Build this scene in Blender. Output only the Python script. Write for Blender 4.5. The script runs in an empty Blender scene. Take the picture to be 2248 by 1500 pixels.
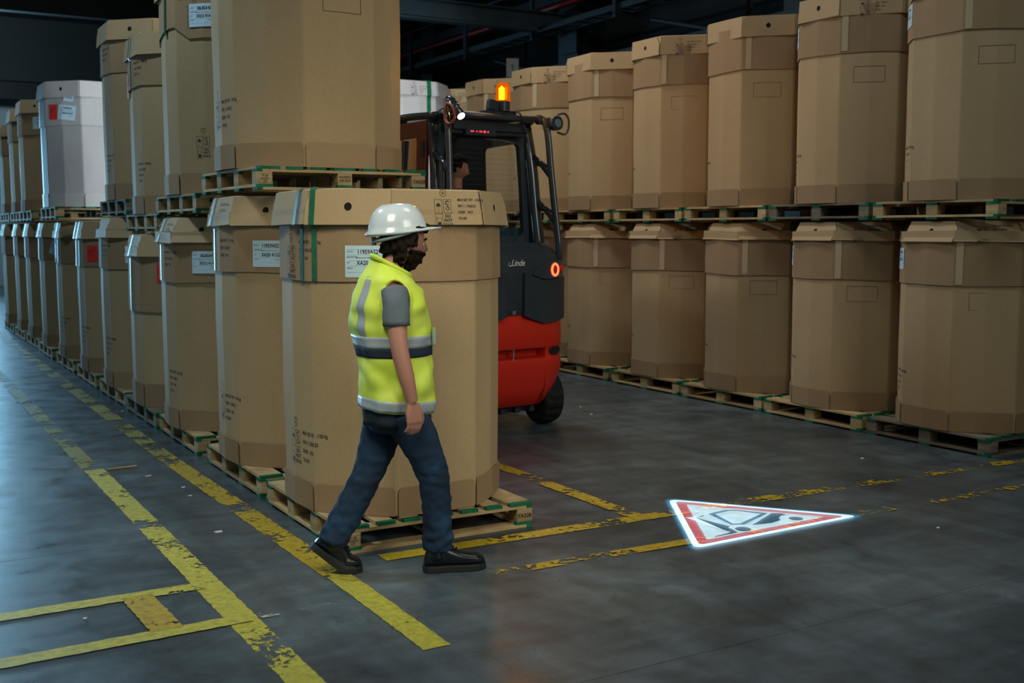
import bpy, bmesh, math, random
from mathutils import Vector, Matrix, noise
random.seed(7)
PI = math.pi
scene = bpy.context.scene
COL = scene.collection

# ------------------------------------------------------------------ camera
R3 = Matrix(((0.8641292051, 0.0500772390, -0.5007723904),
             (-0.5032700238, 0.0859840696, -0.8598406962),
             (0.0, 0.9950371902, 0.0995037190)))
cam_data = bpy.data.cameras.new('camera')
cam = bpy.data.objects.new('camera', cam_data)
COL.objects.link(cam)
M4 = R3.to_4x4(); M4.translation = Vector((0, 0, 1.65))
cam.matrix_world = M4
cam_data.sensor_width = 36.0
cam_data.lens = 2450.0 / 2248.0 * 36.0
cam_data.clip_start = 0.05; cam_data.clip_end = 200
cam_data.dof.use_dof = True
cam_data.dof.focus_distance = 6.0
cam_data.dof.aperture_fstop = 3.2
scene.camera = cam

# ------------------------------------------------------------------ world, lights, exposure
scene.view_settings.view_transform = 'Standard'
scene.view_settings.look = 'None'
scene.view_settings.gamma = 1.0
scene.view_settings.use_curve_mapping = False
scene.view_settings.exposure = 0.0
world = bpy.data.worlds.new('world'); scene.world = world
world.use_nodes = True
world.node_tree.nodes['Background'].inputs[0].default_value = (0.40, 0.62, 0.80, 1)
world.node_tree.nodes['Background'].inputs[1].default_value = 0.030

def area(name, loc, target, size, power, col, sy=None, spread=None):
    l = bpy.data.lights.new(name, 'AREA'); l.energy = power; l.color = col
    l.shape = 'RECTANGLE'; l.size = size; l.size_y = sy or size
    if spread: l.spread = spread
    o = bpy.data.objects.new(name, l); COL.objects.link(o)
    o.location = loc
    d = Vector(target) - Vector(loc)
    o.rotation_euler = d.to_track_quat('-Z', 'Y').to_euler()
    return o
# high-bay lamps above the two aisles, then two added fill lights
area('bay_or_fill_light', (-0.3, 8.4, 6.6), (1.2, 6.6, 0), 0.6, 135, (0.66, 0.86, 1.0))
area('bay_or_fill_light', (4.9, 10.6, 6.6), (5.2, 9.6, 0), 1.0, 130, (0.98, 0.95, 0.88))
area('bay_or_fill_light', (4.6, 4.0, 6.6), (4.9, 5.6, 0), 1.6, 42, (0.80, 0.95, 1.0))
area('bay_or_fill_light', (0.4, 17.5, 6.6), (0.4, 17.0, 0), 1.2, 60, (0.72, 0.9, 1.0))
area('front_fill_light', (0.1, 2.6, 4.6), (2.4, 5.4, 0.7), 1.6, 15, (1.0, 0.96, 0.78), spread=math.radians(62))  # added fill aimed at the nearest left carton, no fixture
area('bay_or_fill_light', (4.8, -3.0, 4.8), (3.4, 5.6, 0.9), 4.0, 36, (0.98, 0.97, 0.84), spread=math.radians(56))  # added soft fill from behind the camera, no fixture
# daylight through the open dock doors at the far end and the left side, both outside the frame
area('dock_door_daylight', (0.0, 32.0, 2.1), (0.0, 9.0, 0.0), 5.2, 360, (0.30, 0.68, 1.0), 4.0, spread=math.radians(80))
area('dock_door_daylight', (-6.5, 5.0, 2.6), (1.0, 6.0, 0.3), 3.6, 60, (0.45, 0.78, 1.0), 3.6)
# added fill light out of view, brightens the back wall
area('back_wall_fill', (-1.0, 30.0, 6.9), (1.0, 36.0, 3.0), 1.0, 420, (0.6, 0.85, 1.0))

# ------------------------------------------------------------------ helpers
def setp(o, label=None, cat=None, group=None, kind=None):
    if label: o['label'] = label
    if cat: o['category'] = cat
    if group: o['group'] = group
    if kind: o['kind'] = kind
    return o

def link(name, me, mat=None, parent=None, label=None):
    if mat is not None and not me.materials:
        if isinstance(mat, (list, tuple)):
            for m in mat: me.materials.append(m)
        else: me.materials.append(mat)
    o = bpy.data.objects.new(name, me); COL.objects.link(o)
    if parent: o.parent = parent
    if label: o['label'] = label
    return o

def empty(name, loc, rz=0, label=None, cat=None, group=None):
    o = bpy.data.objects.new(name, None); COL.objects.link(o)
    o.empty_display_size = 0.1
    o.location = loc; o.rotation_euler = (0, 0, rz)
    return setp(o, label, cat, group)

def mesh(name, verts, faces, smooth=False):
    me = bpy.data.meshes.new(name); me.from_pydata([tuple(v) for v in verts], [], faces)
    me.update()
    if smooth:
        for p in me.polygons: p.use_smooth = True
    return me

def bm_mesh(name, bm, smooth=False):
    bmesh.ops.recalc_face_normals(bm, faces=bm.faces)
    me = bpy.data.meshes.new(name); bm.to_mesh(me); bm.free()
    if smooth:
        for p in me.polygons: p.use_smooth = True
    return me

def bx(bm, c, s, rot=None, bev=0.0):
    m = Matrix.LocRotScale(Vector(c), rot, Vector(s))
    r = bmesh.ops.create_cube(bm, size=1.0, matrix=m)
    if bev:
        es = set()
        for v in r['verts']:
            for e in v.link_edges: es.add(e)
        bmesh.ops.bevel(bm, geom=list(es), offset=bev, segments=2, affect='EDGES')

def cyl(bm, c, r, h, axis='Z', n=24, r2=None, bev=0):
    rot = {'Z': Matrix.Identity(4), 'X': Matrix.Rotation(PI/2, 4, 'Y'), 'Y': Matrix.Rotation(-PI/2, 4, 'X')}[axis]
    bmesh.ops.create_cone(bm, cap_ends=True, segments=n, radius1=r, radius2=r if r2 is None else r2, depth=h,
                          matrix=Matrix.Translation(c) @ rot)

def tube(bm, pts, radii, n=10, flat=1.0, cap=True):
    """sweep a circle (or ellipse: flat scales the second axis) along a polyline"""
    pts = [Vector(p) for p in pts]
    if not hasattr(radii, '__len__'): radii = [radii] * len(pts)
    rings = []; up = None
    for i, p in enumerate(pts):
        if i == 0: t = pts[1] - pts[0]
        elif i == len(pts) - 1: t = pts[-1] - pts[-2]
        else: t = (pts[i+1] - p).normalized() + (p - pts[i-1]).normalized()
        t.normalize()
        if up is None:
            a = Vector((0, 0, 1)) if abs(t.z) < 0.9 else Vector((0, 1, 0))
            up = (a - t * a.dot(t)).normalized()
        else: up = (up - t * up.dot(t)).normalized()
        s = t.cross(up)
        r = radii[i]
        rings.append([bm.verts.new(p + up * math.cos(2*PI*k/n) * r + s * math.sin(2*PI*k/n) * r * flat) for k in range(n)])
    for a, b in zip(rings, rings[1:]):
        for k in range(n): bm.faces.new((a[k], a[(k+1) % n], b[(k+1) % n], b[k]))
    if cap:
        bm.faces.new(rings[0][::-1]); bm.faces.new(rings[-1])

def loft(bm, rings, cap=True):
    rr = [[bm.verts.new(p) for p in r] for r in rings]
    n = len(rr[0])
    for a, b in zip(rr, rr[1:]):
        for k in range(n): bm.faces.new((a[k], a[(k+1) % n], b[(k+1) % n], b[k]))
    if cap:
        bm.faces.new(rr[0][::-1]); bm.faces.new(rr[-1])
    return rr

def catmull(pts, sub=6):
    pts = [Vector(p) for p in pts]; out = []
    P = [pts[0]*2 - pts[1]] + pts + [pts[-1]*2 - pts[-2]]
    for i in range(1, len(P) - 2):
        for k in range(sub):
            t = k / sub
            a, b, c, d = P[i-1], P[i], P[i+1], P[i+2]
            out.append(0.5*((2*b) + (c-a)*t + (2*a-5*b+4*c-d)*t*t + (3*b-a-3*c+d)*t*t*t))
    out.append(pts[-1]); return out

def remesh(me, voxel, smooth_it=6, factor=0.5, name='m'):
    """union the loose shells of a mesh into one continuous skin"""
    tmp = bpy.data.objects.new('tmp', me); COL.objects.link(tmp)
    m = tmp.modifiers.new('r', 'REMESH'); m.mode = 'VOXEL'; m.voxel_size = voxel
    s = tmp.modifiers.new('s', 'SMOOTH'); s.factor = factor; s.iterations = smooth_it
    dg = bpy.context.evaluated_depsgraph_get(); dg.update()
    out = bpy.data.meshes.new_from_object(tmp.evaluated_get(dg))
    out.name = name
    bpy.data.objects.remove(tmp)
    for p in out.polygons: p.use_smooth = True
    return out

# ---- flat 2D artwork (verts, faces) for lettering and printed symbols
_tc = {}
def text2d(s, size=1.0, shear=0.0, bold=0.0, align='LEFT', sx=1.0):
    k = (s, shear, bold, align)
    if k not in _tc:
        cu = bpy.data.curves.new('t', 'FONT'); cu.body = s; cu.size = 1.0; cu.shear = shear
        cu.offset = bold; cu.align_x = align; cu.resolution_u = 2
        o = bpy.data.objects.new('t', cu); COL.objects.link(o)
        dg = bpy.context.evaluated_depsgraph_get(); dg.update()
        me = bpy.data.meshes.new_from_object(o.evaluated_get(dg))
        _tc[k] = ([(v.co.x, v.co.y) for v in me.vertices], [tuple(p.vertices) for p in me.polygons])
        bpy.data.objects.remove(o); bpy.data.meshes.remove(me)
    v, f = _tc[k]
    return [(x*size*sx, y*size) for x, y in v], f

class Art:
    def __init__(s): s.v = []; s.f = []
    def add(s, vf, dx=0, dy=0):
        b = len(s.v); s.v += [(x+dx, y+dy) for x, y in vf[0]]
        s.f += [tuple(i+b for i in f) for f in vf[1]]
    def rect(s, x0, y0, x1, y1):
        n = max(1, int(abs(x1-x0)/0.04)); b = len(s.v)
        for i in range(n+1):
            x = x0 + (x1-x0)*i/n; s.v += [(x, y0), (x, y1)]
        for i in range(n): s.f.append((b+2*i, b+2*i+2, b+2*i+3, b+2*i+1))
    def frame(s, x0, y0, x1, y1, t):
        s.rect(x0, y0, x1, y0+t); s.rect(x0, y1-t, x1, y1)
        s.rect(x0, y0, x0+t, y1); s.rect(x1-t, y0, x1, y1)
    def ring(s, cx, cy, r, t, a0=0, a1=360, n=20):
        b = len(s.v)
        for i in range(n+1):
            a = math.radians(a0+(a1-a0)*i/n)
            s.v += [(cx+r*math.cos(a), cy+r*math.sin(a)), (cx+(r-t)*math.cos(a), cy+(r-t)*math.sin(a))]
        for i in range(n): s.f.append((b+2*i, b+2*i+2, b+2*i+3, b+2*i+1))
    def poly(s, pts):
        b = len(s.v); s.v += pts; s.f.append(tuple(range(b, b+len(pts))))
    def line(s, a, b_, t):
        ax, ay = a; bx_, by = b_; L = math.hypot(bx_-ax, by-ay) or 1
        nx, ny = -(by-ay)/L*t/2, (bx_-ax)/L*t/2
        s.poly([(ax+nx, ay+ny), (ax-nx, ay-ny), (bx_-nx, by-ny), (bx_+nx, by+ny)])

# ------------------------------------------------------------------ materials
def mat_new(name):
    m = bpy.data.materials.new(name); m.use_nodes = True
    nt = m.node_tree; b = nt.nodes['Principled BSDF']
    return m, nt, b
def simple(name, col, rough=0.6, metal=0.0, emit=None, es=0.0, coat=0.0, spec=None):
    m, nt, b = mat_new(name)
    b.inputs['Base Color'].default_value = (*col, 1); b.inputs['Roughness'].default_value = rough
    b.inputs['Metallic'].default_value = metal
    if coat: b.inputs['Coat Weight'].default_value = coat
    if spec is not None: b.inputs['Specular IOR Level'].default_value = spec
    if emit:
        b.inputs['Emission Color'].default_value = (*emit, 1); b.inputs['Emission Strength'].default_value = es
    return m
def N(nt, t, **kw):
    n = nt.nodes.new(t)
    for k, v in kw.items():
        if k.startswith('i_'):
            key = k[2:]
            n.inputs[int(key) if key.isdigit() else key.replace('_', ' ')].default_value = v
        else: setattr(n, k, v)
    return n
def ramp(nt, fac, stops):
    r = nt.nodes.new('ShaderNodeValToRGB'); e = r.color_ramp.elements
    while len(e) < len(stops): e.new(0.5)
    for i, (p, c) in enumerate(stops):
        e[i].position = p; e[i].color = (*c, 1) if len(c) == 3 else c
    nt.links.new(fac, r.inputs[0]); return r

def grained(name, c1, c2, scale=(1, 1, 1), nscale=8.0, rough=0.8, bump=0.1, var=0.12, detail=4.0, fine=None):
    """two-tone noise colour, per-object brightness variation, fine bump"""
    m, nt, b = mat_new(name); L = nt.links
    tc = N(nt, 'ShaderNodeTexCoord'); mp = N(nt, 'ShaderNodeMapping')
    mp.inputs['Scale'].default_value = scale
    oi = N(nt, 'ShaderNodeObjectInfo')
    ad = N(nt, 'ShaderNodeVectorMath', operation='ADD')
    sc = N(nt, 'ShaderNodeMath', operation='MULTIPLY', i_1=37.0)
    L.new(oi.outputs['Random'], sc.inputs[0])
    L.new(tc.outputs['Object'], mp.inputs[0]); L.new(mp.outputs[0], ad.inputs[0]); L.new(sc.outputs[0], ad.inputs[1])
    nz = N(nt, 'ShaderNodeTexNoise'); nz.inputs['Scale'].default_value = nscale; nz.inputs['Detail'].default_value = detail
    L.new(ad.outputs[0], nz.inputs['Vector'])
    r = ramp(nt, nz.outputs['Fac'], [(0.3, c1), (0.7, c2)])
    mr = N(nt, 'ShaderNodeMapRange', i_3=1.0-var, i_4=1.0+var); L.new(oi.outputs['Random'], mr.inputs[0])
    mx = N(nt, 'ShaderNodeMix', data_type='RGBA', blend_type='MULTIPLY'); mx.inputs[0].default_value = 1
    L.new(r.outputs[0], mx.inputs[6]); L.new(mr.outputs[0], mx.inputs[7])
    out = mx.outputs[2]
    n2 = N(nt, 'ShaderNodeTexNoise'); n2.inputs['Scale'].default_value = fine or nscale*30; n2.inputs['Detail'].default_value = 2
    L.new(ad.outputs[0], n2.inputs['Vector'])
    mr2 = N(nt, 'ShaderNodeMapRange', i_3=0.86, i_4=1.14); L.new(n2.outputs['Fac'], mr2.inputs[0])
    m2 = N(nt, 'ShaderNodeMix', data_type='RGBA', blend_type='MULTIPLY'); m2.inputs[0].default_value = 1
    L.new(out, m2.inputs[6]); L.new(mr2.outputs[0], m2.inputs[7])
    L.new(m2.outputs[2], b.inputs['Base Color'])
    b.inputs['Roughness'].default_value = rough
    if rough > 0.6: b.inputs['Specular IOR Level'].default_value = 0.12
    bp = N(nt, 'ShaderNodeBump'); bp.inputs['Strength'].default_value = bump; bp.inputs['Distance'].default_value = 0.004
    L.new(n2.outputs['Fac'], bp.inputs['Height']); L.new(bp.outputs[0], b.inputs['Normal'])
    return m

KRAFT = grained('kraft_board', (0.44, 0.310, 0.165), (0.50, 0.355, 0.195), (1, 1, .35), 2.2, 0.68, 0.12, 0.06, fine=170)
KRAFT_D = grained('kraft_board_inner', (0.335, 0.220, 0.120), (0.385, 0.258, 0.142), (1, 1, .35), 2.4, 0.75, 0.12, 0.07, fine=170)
KRAFT_L = grained('kraft_board_lid', (0.45, 0.318, 0.172), (0.51, 0.362, 0.200), (1, 1, .6), 2.6, 0.62, 0.10, 0.06, fine=170)
WHITEBOARD = grained('white_coated_board', (0.44, 0.40, 0.38), (0.50, 0.46, 0.44), (1, 1, .6), 2.6, 0.5, 0.08, 0.05)
WOOD = grained('pine_wood', (0.36, 0.25, 0.115), (0.54, 0.41, 0.22), (1.2, 1.2, 6), 5.0, 0.75, 0.3, 0.22, fine=60)
WOOD_OLD = grained('weathered_wood', (0.14, 0.115, 0.085), (0.26, 0.22, 0.17), (1.2, 1.2, 6), 5.0, 0.8, 0.3, 0.22, fine=60)
GREEN = grained('green_end_paint', (0.008, 0.085, 0.040), (0.025, 0.19, 0.10), (1, 1, 1), 14.0, 0.7, 0.2, 0.2)
PRINT = simple('printing_ink', (0.022, 0.018, 0.015), 0.7)
PRINT_SOFT = simple('faint_printing_ink', (0.12, 0.08, 0.05), 0.8)
PAPER = simple('label_paper', (0.62, 0.80, 0.88), 0.45)
PAPER_L = simple('label_rule_ink', (0.36, 0.52, 0.60), 0.5)
REDPAPER = simple('red_label_paper', (0.85, 0.035, 0.025), 0.5)
TAPE = simple('brown_tape', (0.55, 0.43, 0.27), 0.30)
STRAP = grained('green_strap', (0.006, 0.085, 0.035), (0.012, 0.14, 0.06), (1, 1, 1), 20, 0.35, 0.1, 0.1)
HOLE_SHADE = simple('hole_shade', (0.01, 0.008, 0.006), 1.0)  # near-black colour standing for shade inside holes and recesses

# worn paint and concrete
def worn_nodes(nt, pos, wear, seed=0.0):
    """alpha of worn floor paint"""
    L = nt.links
    mp = N(nt, 'ShaderNodeMapping'); mp.inputs['Location'].default_value = (seed, seed*1.7, 0)
    L.new(pos, mp.inputs[0])
    n1 = N(nt, 'ShaderNodeTexNoise'); n1.inputs['Scale'].default_value = 3.2; n1.inputs['Detail'].default_value = 3
    n2 = N(nt, 'ShaderNodeTexNoise'); n2.inputs['Scale'].default_value = 26; n2.inputs['Detail'].default_value = 6; n2.inputs['Roughness'].default_value = 0.7
    L.new(mp.outputs[0], n1.inputs['Vector']); L.new(mp.outputs[0], n2.inputs['Vector'])
    a = N(nt, 'ShaderNodeMath', operation='MULTIPLY_ADD', i_1=0.55); L.new(n1.outputs['Fac'], a.inputs[0]); 
    b = N(nt, 'ShaderNodeMath', operation='MULTIPLY', i_1=0.45); L.new(n2.outputs['Fac'], b.inputs[0]); L.new(b.outputs[0], a.inputs[2])
    c = N(nt, 'ShaderNodeMapRange', i_1=wear-0.012, i_2=wear+0.012); L.new(a.outputs[0], c.inputs[0])
    return c.outputs[0], n2.outputs['Fac']

def paint_mat(name, col, wear, seed, col2=None):
    m, nt, b = mat_new(name); L = nt.links
    g = N(nt, 'ShaderNodeNewGeometry')
    al, n2 = worn_nodes(nt, g.outputs['Position'], wear, seed)
    # edge softness through the strip: U coordinate stored in UV
    uv = N(nt, 'ShaderNodeUVMap')
    sp = N(nt, 'ShaderNodeSeparateXYZ'); L.new(uv.outputs[0], sp.inputs[0])
    e1 = N(nt, 'ShaderNodeMath', operation='SUBTRACT', i_1=0.5); L.new(sp.outputs[0], e1.inputs[0])
    e2 = N(nt, 'ShaderNodeMath', operation='ABSOLUTE'); L.new(e1.outputs[0], e2.inputs[0])
    nn = N(nt, 'ShaderNodeTexNoise'); nn.inputs['Scale'].default_value = 16; nn.inputs['Detail'].default_value = 5
    L.new(g.outputs['Position'], nn.inputs['Vector'])
    e3 = N(nt, 'ShaderNodeMath', operation='MULTIPLY_ADD', i_1=0.16, i_2=-0.08); L.new(nn.outputs['Fac'], e3.inputs[0])
    e4 = N(nt, 'ShaderNodeMath', operation='ADD'); L.new(e2.outputs[0], e4.inputs[0]); L.new(e3.outputs[0], e4.inputs[1])
    e5 = N(nt, 'ShaderNodeMapRange', i_1=0.44, i_2=0.455, i_3=1.0, i_4=0.0); L.new(e4.outputs[0], e5.inputs[0])
    # wear grows towards the far/near end: V coordinate
    va = N(nt, 'ShaderNodeMath', operation='MULTIPLY'); L.new(al, va.inputs[0]); L.new(e5.outputs[0], va.inputs[1])
    r = ramp(nt, n2, [(0.35, tuple(x*0.62 for x in col)), (0.6, col)])
    L.new(r.outputs[0], b.inputs['Base Color'])
    b.inputs['Roughness'].default_value = 0.55
    tr = N(nt, 'ShaderNodeBsdfTransparent'); mx = N(nt, 'ShaderNodeMixShader')
    L.new(va.outputs[0], mx.inputs[0]); L.new(tr.outputs[0], mx.inputs[1]); L.new(b.outputs[0], mx.inputs[2])
    L.new(mx.outputs[0], nt.nodes['Material Output'].inputs['Surface'])
    return m

def concrete_floor():
    m, nt, b = mat_new('polished_concrete'); L = nt.links
    g = N(nt, 'ShaderNodeNewGeometry'); P = g.outputs['Position']
    def nz(scale, det, sc=(1, 1, 1), rough=0.55, dist=0.0):
        mp = N(nt, 'ShaderNodeMapping'); mp.inputs['Scale'].default_value = sc; L.new(P, mp.inputs[0])
        n = N(nt, 'ShaderNodeTexNoise'); n.inputs['Scale'].default_value = scale; n.inputs['Detail'].default_value = det
        n.inputs['Roughness'].default_value = rough; n.inputs['Distortion'].default_value = dist
        L.new(mp.outputs[0], n.inputs['Vector']); return n.outputs['Fac']
    big = nz(0.7, 6, (1, 1, 1), 0.6, 0.6); mid = nz(3.5, 8, (1, 1, 1), 0.65, 0.4); fine = nz(60, 3)
    streak = nz(2.2, 6, (0.5, 3.0, 1), 0.6, 0.5); streak2 = nz(2.5, 6, (3.2, 0.35, 1), 0.6, 0.3)
    r = ramp(nt, big, [(0.32, (0.040, 0.054, 0.064)), (0.52, (0.078, 0.103, 0.118)), (0.70, (0.122, 0.156, 0.174))])
    def mul(a, fac, lo, hi):
        mr = N(nt, 'ShaderNodeMapRange', i_1=0.3, i_2=0.7, i_3=lo, i_4=hi); L.new(fac, mr.inputs[0])
        mx = N(nt, 'ShaderNodeMix', data_type='RGBA', blend_type='MULTIPLY'); mx.inputs[0].default_value = 1
        L.new(a, mx.inputs[6]); L.new(mr.outputs[0], mx.inputs[7]); return mx.outputs[2]
    c = mul(r.outputs[0], mid, 0.72, 1.25); c = mul(c, streak, 0.78, 1.2); c = mul(c, streak2, 0.82, 1.15); c = mul(c, fine, 0.9, 1.1)
    # thin dark scratches / tyre scuffs
    wv = nz(1.1, 3, (1, 1, 1), 0.5, 2.5)
    d = N(nt, 'ShaderNodeMath', operation='SUBTRACT', i_1=0.5); L.new(wv, d.inputs[0])
    d2 = N(nt, 'ShaderNodeMath', operation='ABSOLUTE'); L.new(d.outputs[0], d2.inputs[0])
    d3 = N(nt, 'ShaderNodeMapRange', i_1=0.0, i_2=0.006, i_3=0.72, i_4=1.0); L.new(d2.outputs[0], d3.inputs[0])
    mx = N(nt, 'ShaderNodeMix', data_type='RGBA', blend_type='MULTIPLY'); mx.inputs[0].default_value = 1
    L.new(c, mx.inputs[6]); L.new(d3.outputs[0], mx.inputs[7])
    L.new(mx.outputs[2], b.inputs['Base Color'])
    rr = N(nt, 'ShaderNodeMapRange', i_1=0.3, i_2=0.7, i_3=0.24, i_4=0.50); L.new(mid, rr.inputs[0]); L.new(rr.outputs[0], b.inputs['Roughness'])
    bp = N(nt, 'ShaderNodeBump'); bp.inputs['Strength'].default_value = 0.12; bp.inputs['Distance'].default_value = 0.01
    L.new(mid, bp.inputs['Height']); L.new(bp.outputs[0], b.inputs['Normal'])
    return m
FLOOR = concrete_floor()
JOINT = simple('joint_filler', (0.018, 0.019, 0.02), 0.8)

# ------------------------------------------------------------------ setting
def plane_obj(name, x0, y0, x1, y1, z, mat):
    return link(name, mesh(name, [(x0, y0, z), (x1, y0, z), (x1, y1, z), (x0, y1, z)], [(0, 1, 2, 3)]), mat)
# concrete slab bays: saw-cut joints between them are real gaps over a dark base
def floor_build():
    bm = bmesh.new()
    # slabs follow joints seen in the photo
    xs = [-12, -6.0, -0.1, 5.35, 11.6]; ys = [-6, 0.9, 3.28, 5.98, 12, 18, 24, 36]
    g = 0.004
    for i in range(len(xs)-1):
        for j in range(len(ys)-1):
            bx(bm, ((xs[i]+xs[i+1])/2, (ys[j]+ys[j+1])/2, -0.05), (xs[i+1]-xs[i]-g, ys[j+1]-ys[j]-g, 0.1))
    return bm_mesh('floor', bm)
fl = link('floor', floor_build(), FLOOR); fl['kind'] = 'structure'
jb = plane_obj('trim_1', -12, -6, 11.6, 36, -0.02, JOINT); jb['kind'] = 'structure'; jb.parent = None

DARKWALL = grained('dark_cladding', (0.018, 0.022, 0.022), (0.030, 0.034, 0.034), (1, 1, 1), 1.2, 0.7, 0.05, 0.05)
STEEL = grained('dark_steel', (0.010, 0.016, 0.019), (0.018, 0.026, 0.030), (1, 1, 1), 3, 0.5, 0.05, 0.1)
CONCRETE_W = grained('pale_wall_panel', (0.20, 0.235, 0.25), (0.27, 0.31, 0.33), (1, 1, 1), 0.8, 0.85, 0.05, 0.03)
REDPIPE = simple('red_pipe_paint', (0.35, 0.012, 0.008), 0.5)

WX = 10.8
bm = bmesh.new()
bx(bm, (WX+0.15, 15, 3.9), (0.2, 42, 7.8))
w = link('wall_right', bm_mesh('wall_right', bm), DARKWALL); w['kind'] = 'structure'
# horizontal cladding sheets on the right wall, each one a panel
pm = bmesh.new(); bx(pm, (0, 0, 0), (0.04, 5.9, 0.44), bev=0.012); pm = bm_mesh('wall_panel', pm)
for j in range(7):
    for k in range(11):
        o = link('wall_panel', pm, DARKWALL, w); o.location = (WX, -3 + j*6.0, 2.6 + k*0.47)
bm = bmesh.new(); bx(bm, (-0.2, 36.1, 3.9), (24, 0.2, 7.8))
w2 = link('wall_back', bm_mesh('wall_back', bm), simple('black_cladding', (0.012, 0.018, 0.018), 0.8)); w2['kind'] = 'structure'
pm = bmesh.new(); bx(pm, (0, 0, 0), (2.94, 0.08, 5.6), bev=0.01); pm = bm_mesh('wall_panel', pm)
for k in range(8):
    o = link('wall_panel', pm, CONCRETE_W, w2); o.location = (-10.5 + k*3.0, 35.95, 2.8)
bm = bmesh.new(); bx(bm, (-12.1, 15, 3.9), (0.2, 42, 7.8))
w3 = link('wall_left', bm_mesh('wall_left', bm), DARKWALL); w3['kind'] = 'structure'
bm = bmesh.new(); bx(bm, (-0.2, -6.1, 3.9), (24, 0.2, 7.8))
w4 = link('wall_front', bm_mesh('wall_front', bm), DARKWALL); w4['kind'] = 'structure'
bm = bmesh.new(); bx(bm, (-0.2, 15, 7.9), (24, 42, 0.2))
c = link('ceiling', bm_mesh('ceiling', bm), STEEL); c['kind'] = 'structure'

# wall columns
for i, y in enumerate((8.6, 13.9, 19.2, 24.5, 29.8)):
    bm = bmesh.new(); bx(bm, (0, 0, 3.9), (0.5, 0.62, 7.79), bev=0.02)
    o = link('wall_column', bm_mesh('wall_column', bm), STEEL)
    o.location = (WX-0.3+0.02, y+1.9, 0); o['kind'] = 'structure'
    bm = bmesh.new(); bx(bm, (-0.28, -0.12, 4.7), (0.08, 0.5, 0.34), bev=0.01)
    link('bracket', bm_mesh('bracket', bm), STEEL, o)
# girts, cable tray, pipes running along the right wall
def run(name, x, z, sx, sz, mat, label, cat):
    bm = bmesh.new(); bx(bm, (0, 0, 0), (sx, 38, sz), bev=0.008)
    o = link(name, bm_mesh(name, bm), mat); o.location = (x, 15.5, z)
    return setp(o, label, cat)
t = run('steel_girt', WX-0.66, 4.30, 0.16, 0.12, STEEL, 'dark steel rail along the right wall just above the cartons', 'rail')
t = run('steel_girt', WX-0.64, 5.46, 0.10, 0.16, STEEL, 'dark steel rail along the right wall above the red pipe', 'rail')
bm = bmesh.new(); tube(bm, [(WX-0.72, -3, 5.30), (WX-0.72, 34, 5.30)], 0.045, 12)
setp(link('red_pipe', bm_mesh('red_pipe', bm, True), REDPIPE), 'long dull red pipe running high along the right wall', 'pipe')
bm = bmesh.new(); tube(bm, [(WX-0.66, -3, 5.75), (WX-0.66, 34, 5.75)], 0.035, 10)
setp(link('steel_pipe', bm_mesh('steel_pipe', bm, True), STEEL), 'thin dark pipe running above the red pipe on the right wall', 'pipe')
# cable tray with hangers
tr = empty('cable_tray', (WX-0.85, 15.5, 4.92), 0, 'dark cable tray on hangers running along the right wall', 'cable tray')
bm = bmesh.new()
for dx in (-0.16, 0.16): bx(bm, (dx, 0, 0), (0.012, 38, 0.09))
for k in range(95): bx(bm, (0, -19+k*0.4, -0.03), (0.32, 0.03, 0.02))
link('tray', bm_mesh('tray', bm), STEEL, tr)
bm = bmesh.new()
for k, dx in enumerate((-0.1, -0.05, 0.0, 0.06)): tube(bm, [(dx, -19, -0.005), (dx+0.01, 0, 0.0), (dx, 19, -0.005)], 0.014, 6)
link('cable', bm_mesh('cable', bm, True), simple('cable_black', (0.02, 0.02, 0.022), 0.5), tr)
hm = bmesh.new(); bx(hm, (0, 0, 0.35), (0.05, 0.07, 0.78)); bx(hm, (0.2, 0, 0.03), (0.45, 0.05, 0.06)); hm = bm_mesh('hanger', hm)
for k in range(16):
    o = link('hanger', hm, STEEL, tr); o.location = (-0.19, -18.2+k*2.35, -0.12)
# angled wall braces
gm = bmesh.new()
for k in range(1): tube(gm, [(0, 0, 0), (0.0, 1.5, 0.38)], 0.035, 6)
gm = bm_mesh('wall_brace', gm)
for k in range(6):
    o = link('wall_brace', gm, STEEL); o.location = (WX-0.55, 7.3+k*4.7, 4.35)
    setp(o, ['nearest', 'second nearest', 'third nearest', 'fourth nearest', 'fifth nearest', 'farthest'][k] + ' short dark sloping brace on the right wall', 'brace', 'sloping braces on the right wall')
# little sign on a post above the far cartons
sg = empty('small_sign', (9.3, 15.95, 0), math.radians(-25), 'small white square sign on thin post above the far right cartons', 'sign')
bm = bmesh.new(); bx(bm, (0, 0, 4.27), (0.20, 0.012, 0.30), bev=0.004); link('sign_panel', bm_mesh('sign_panel', bm), simple('sign_white', (0.5, 0.52, 0.5), 0.6), sg)
bm = bmesh.new(); tube(bm, [(0, 0.03, 0), (0, 0.03, 4.3)], 0.025, 8); link('sign_post', bm_mesh('sign_post', bm), STEEL, sg)
a = Art(); a.poly([(-0.03, 0.05), (0, -0.06), (0.03, 0.05)])
link('sign_symbol', mesh('sign_symbol', [(x, -0.008, 4.27+y) for x, y in a.v], a.f), simple('sign_grey', (0.22, 0.24, 0.25), 0.6), sg)

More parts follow.
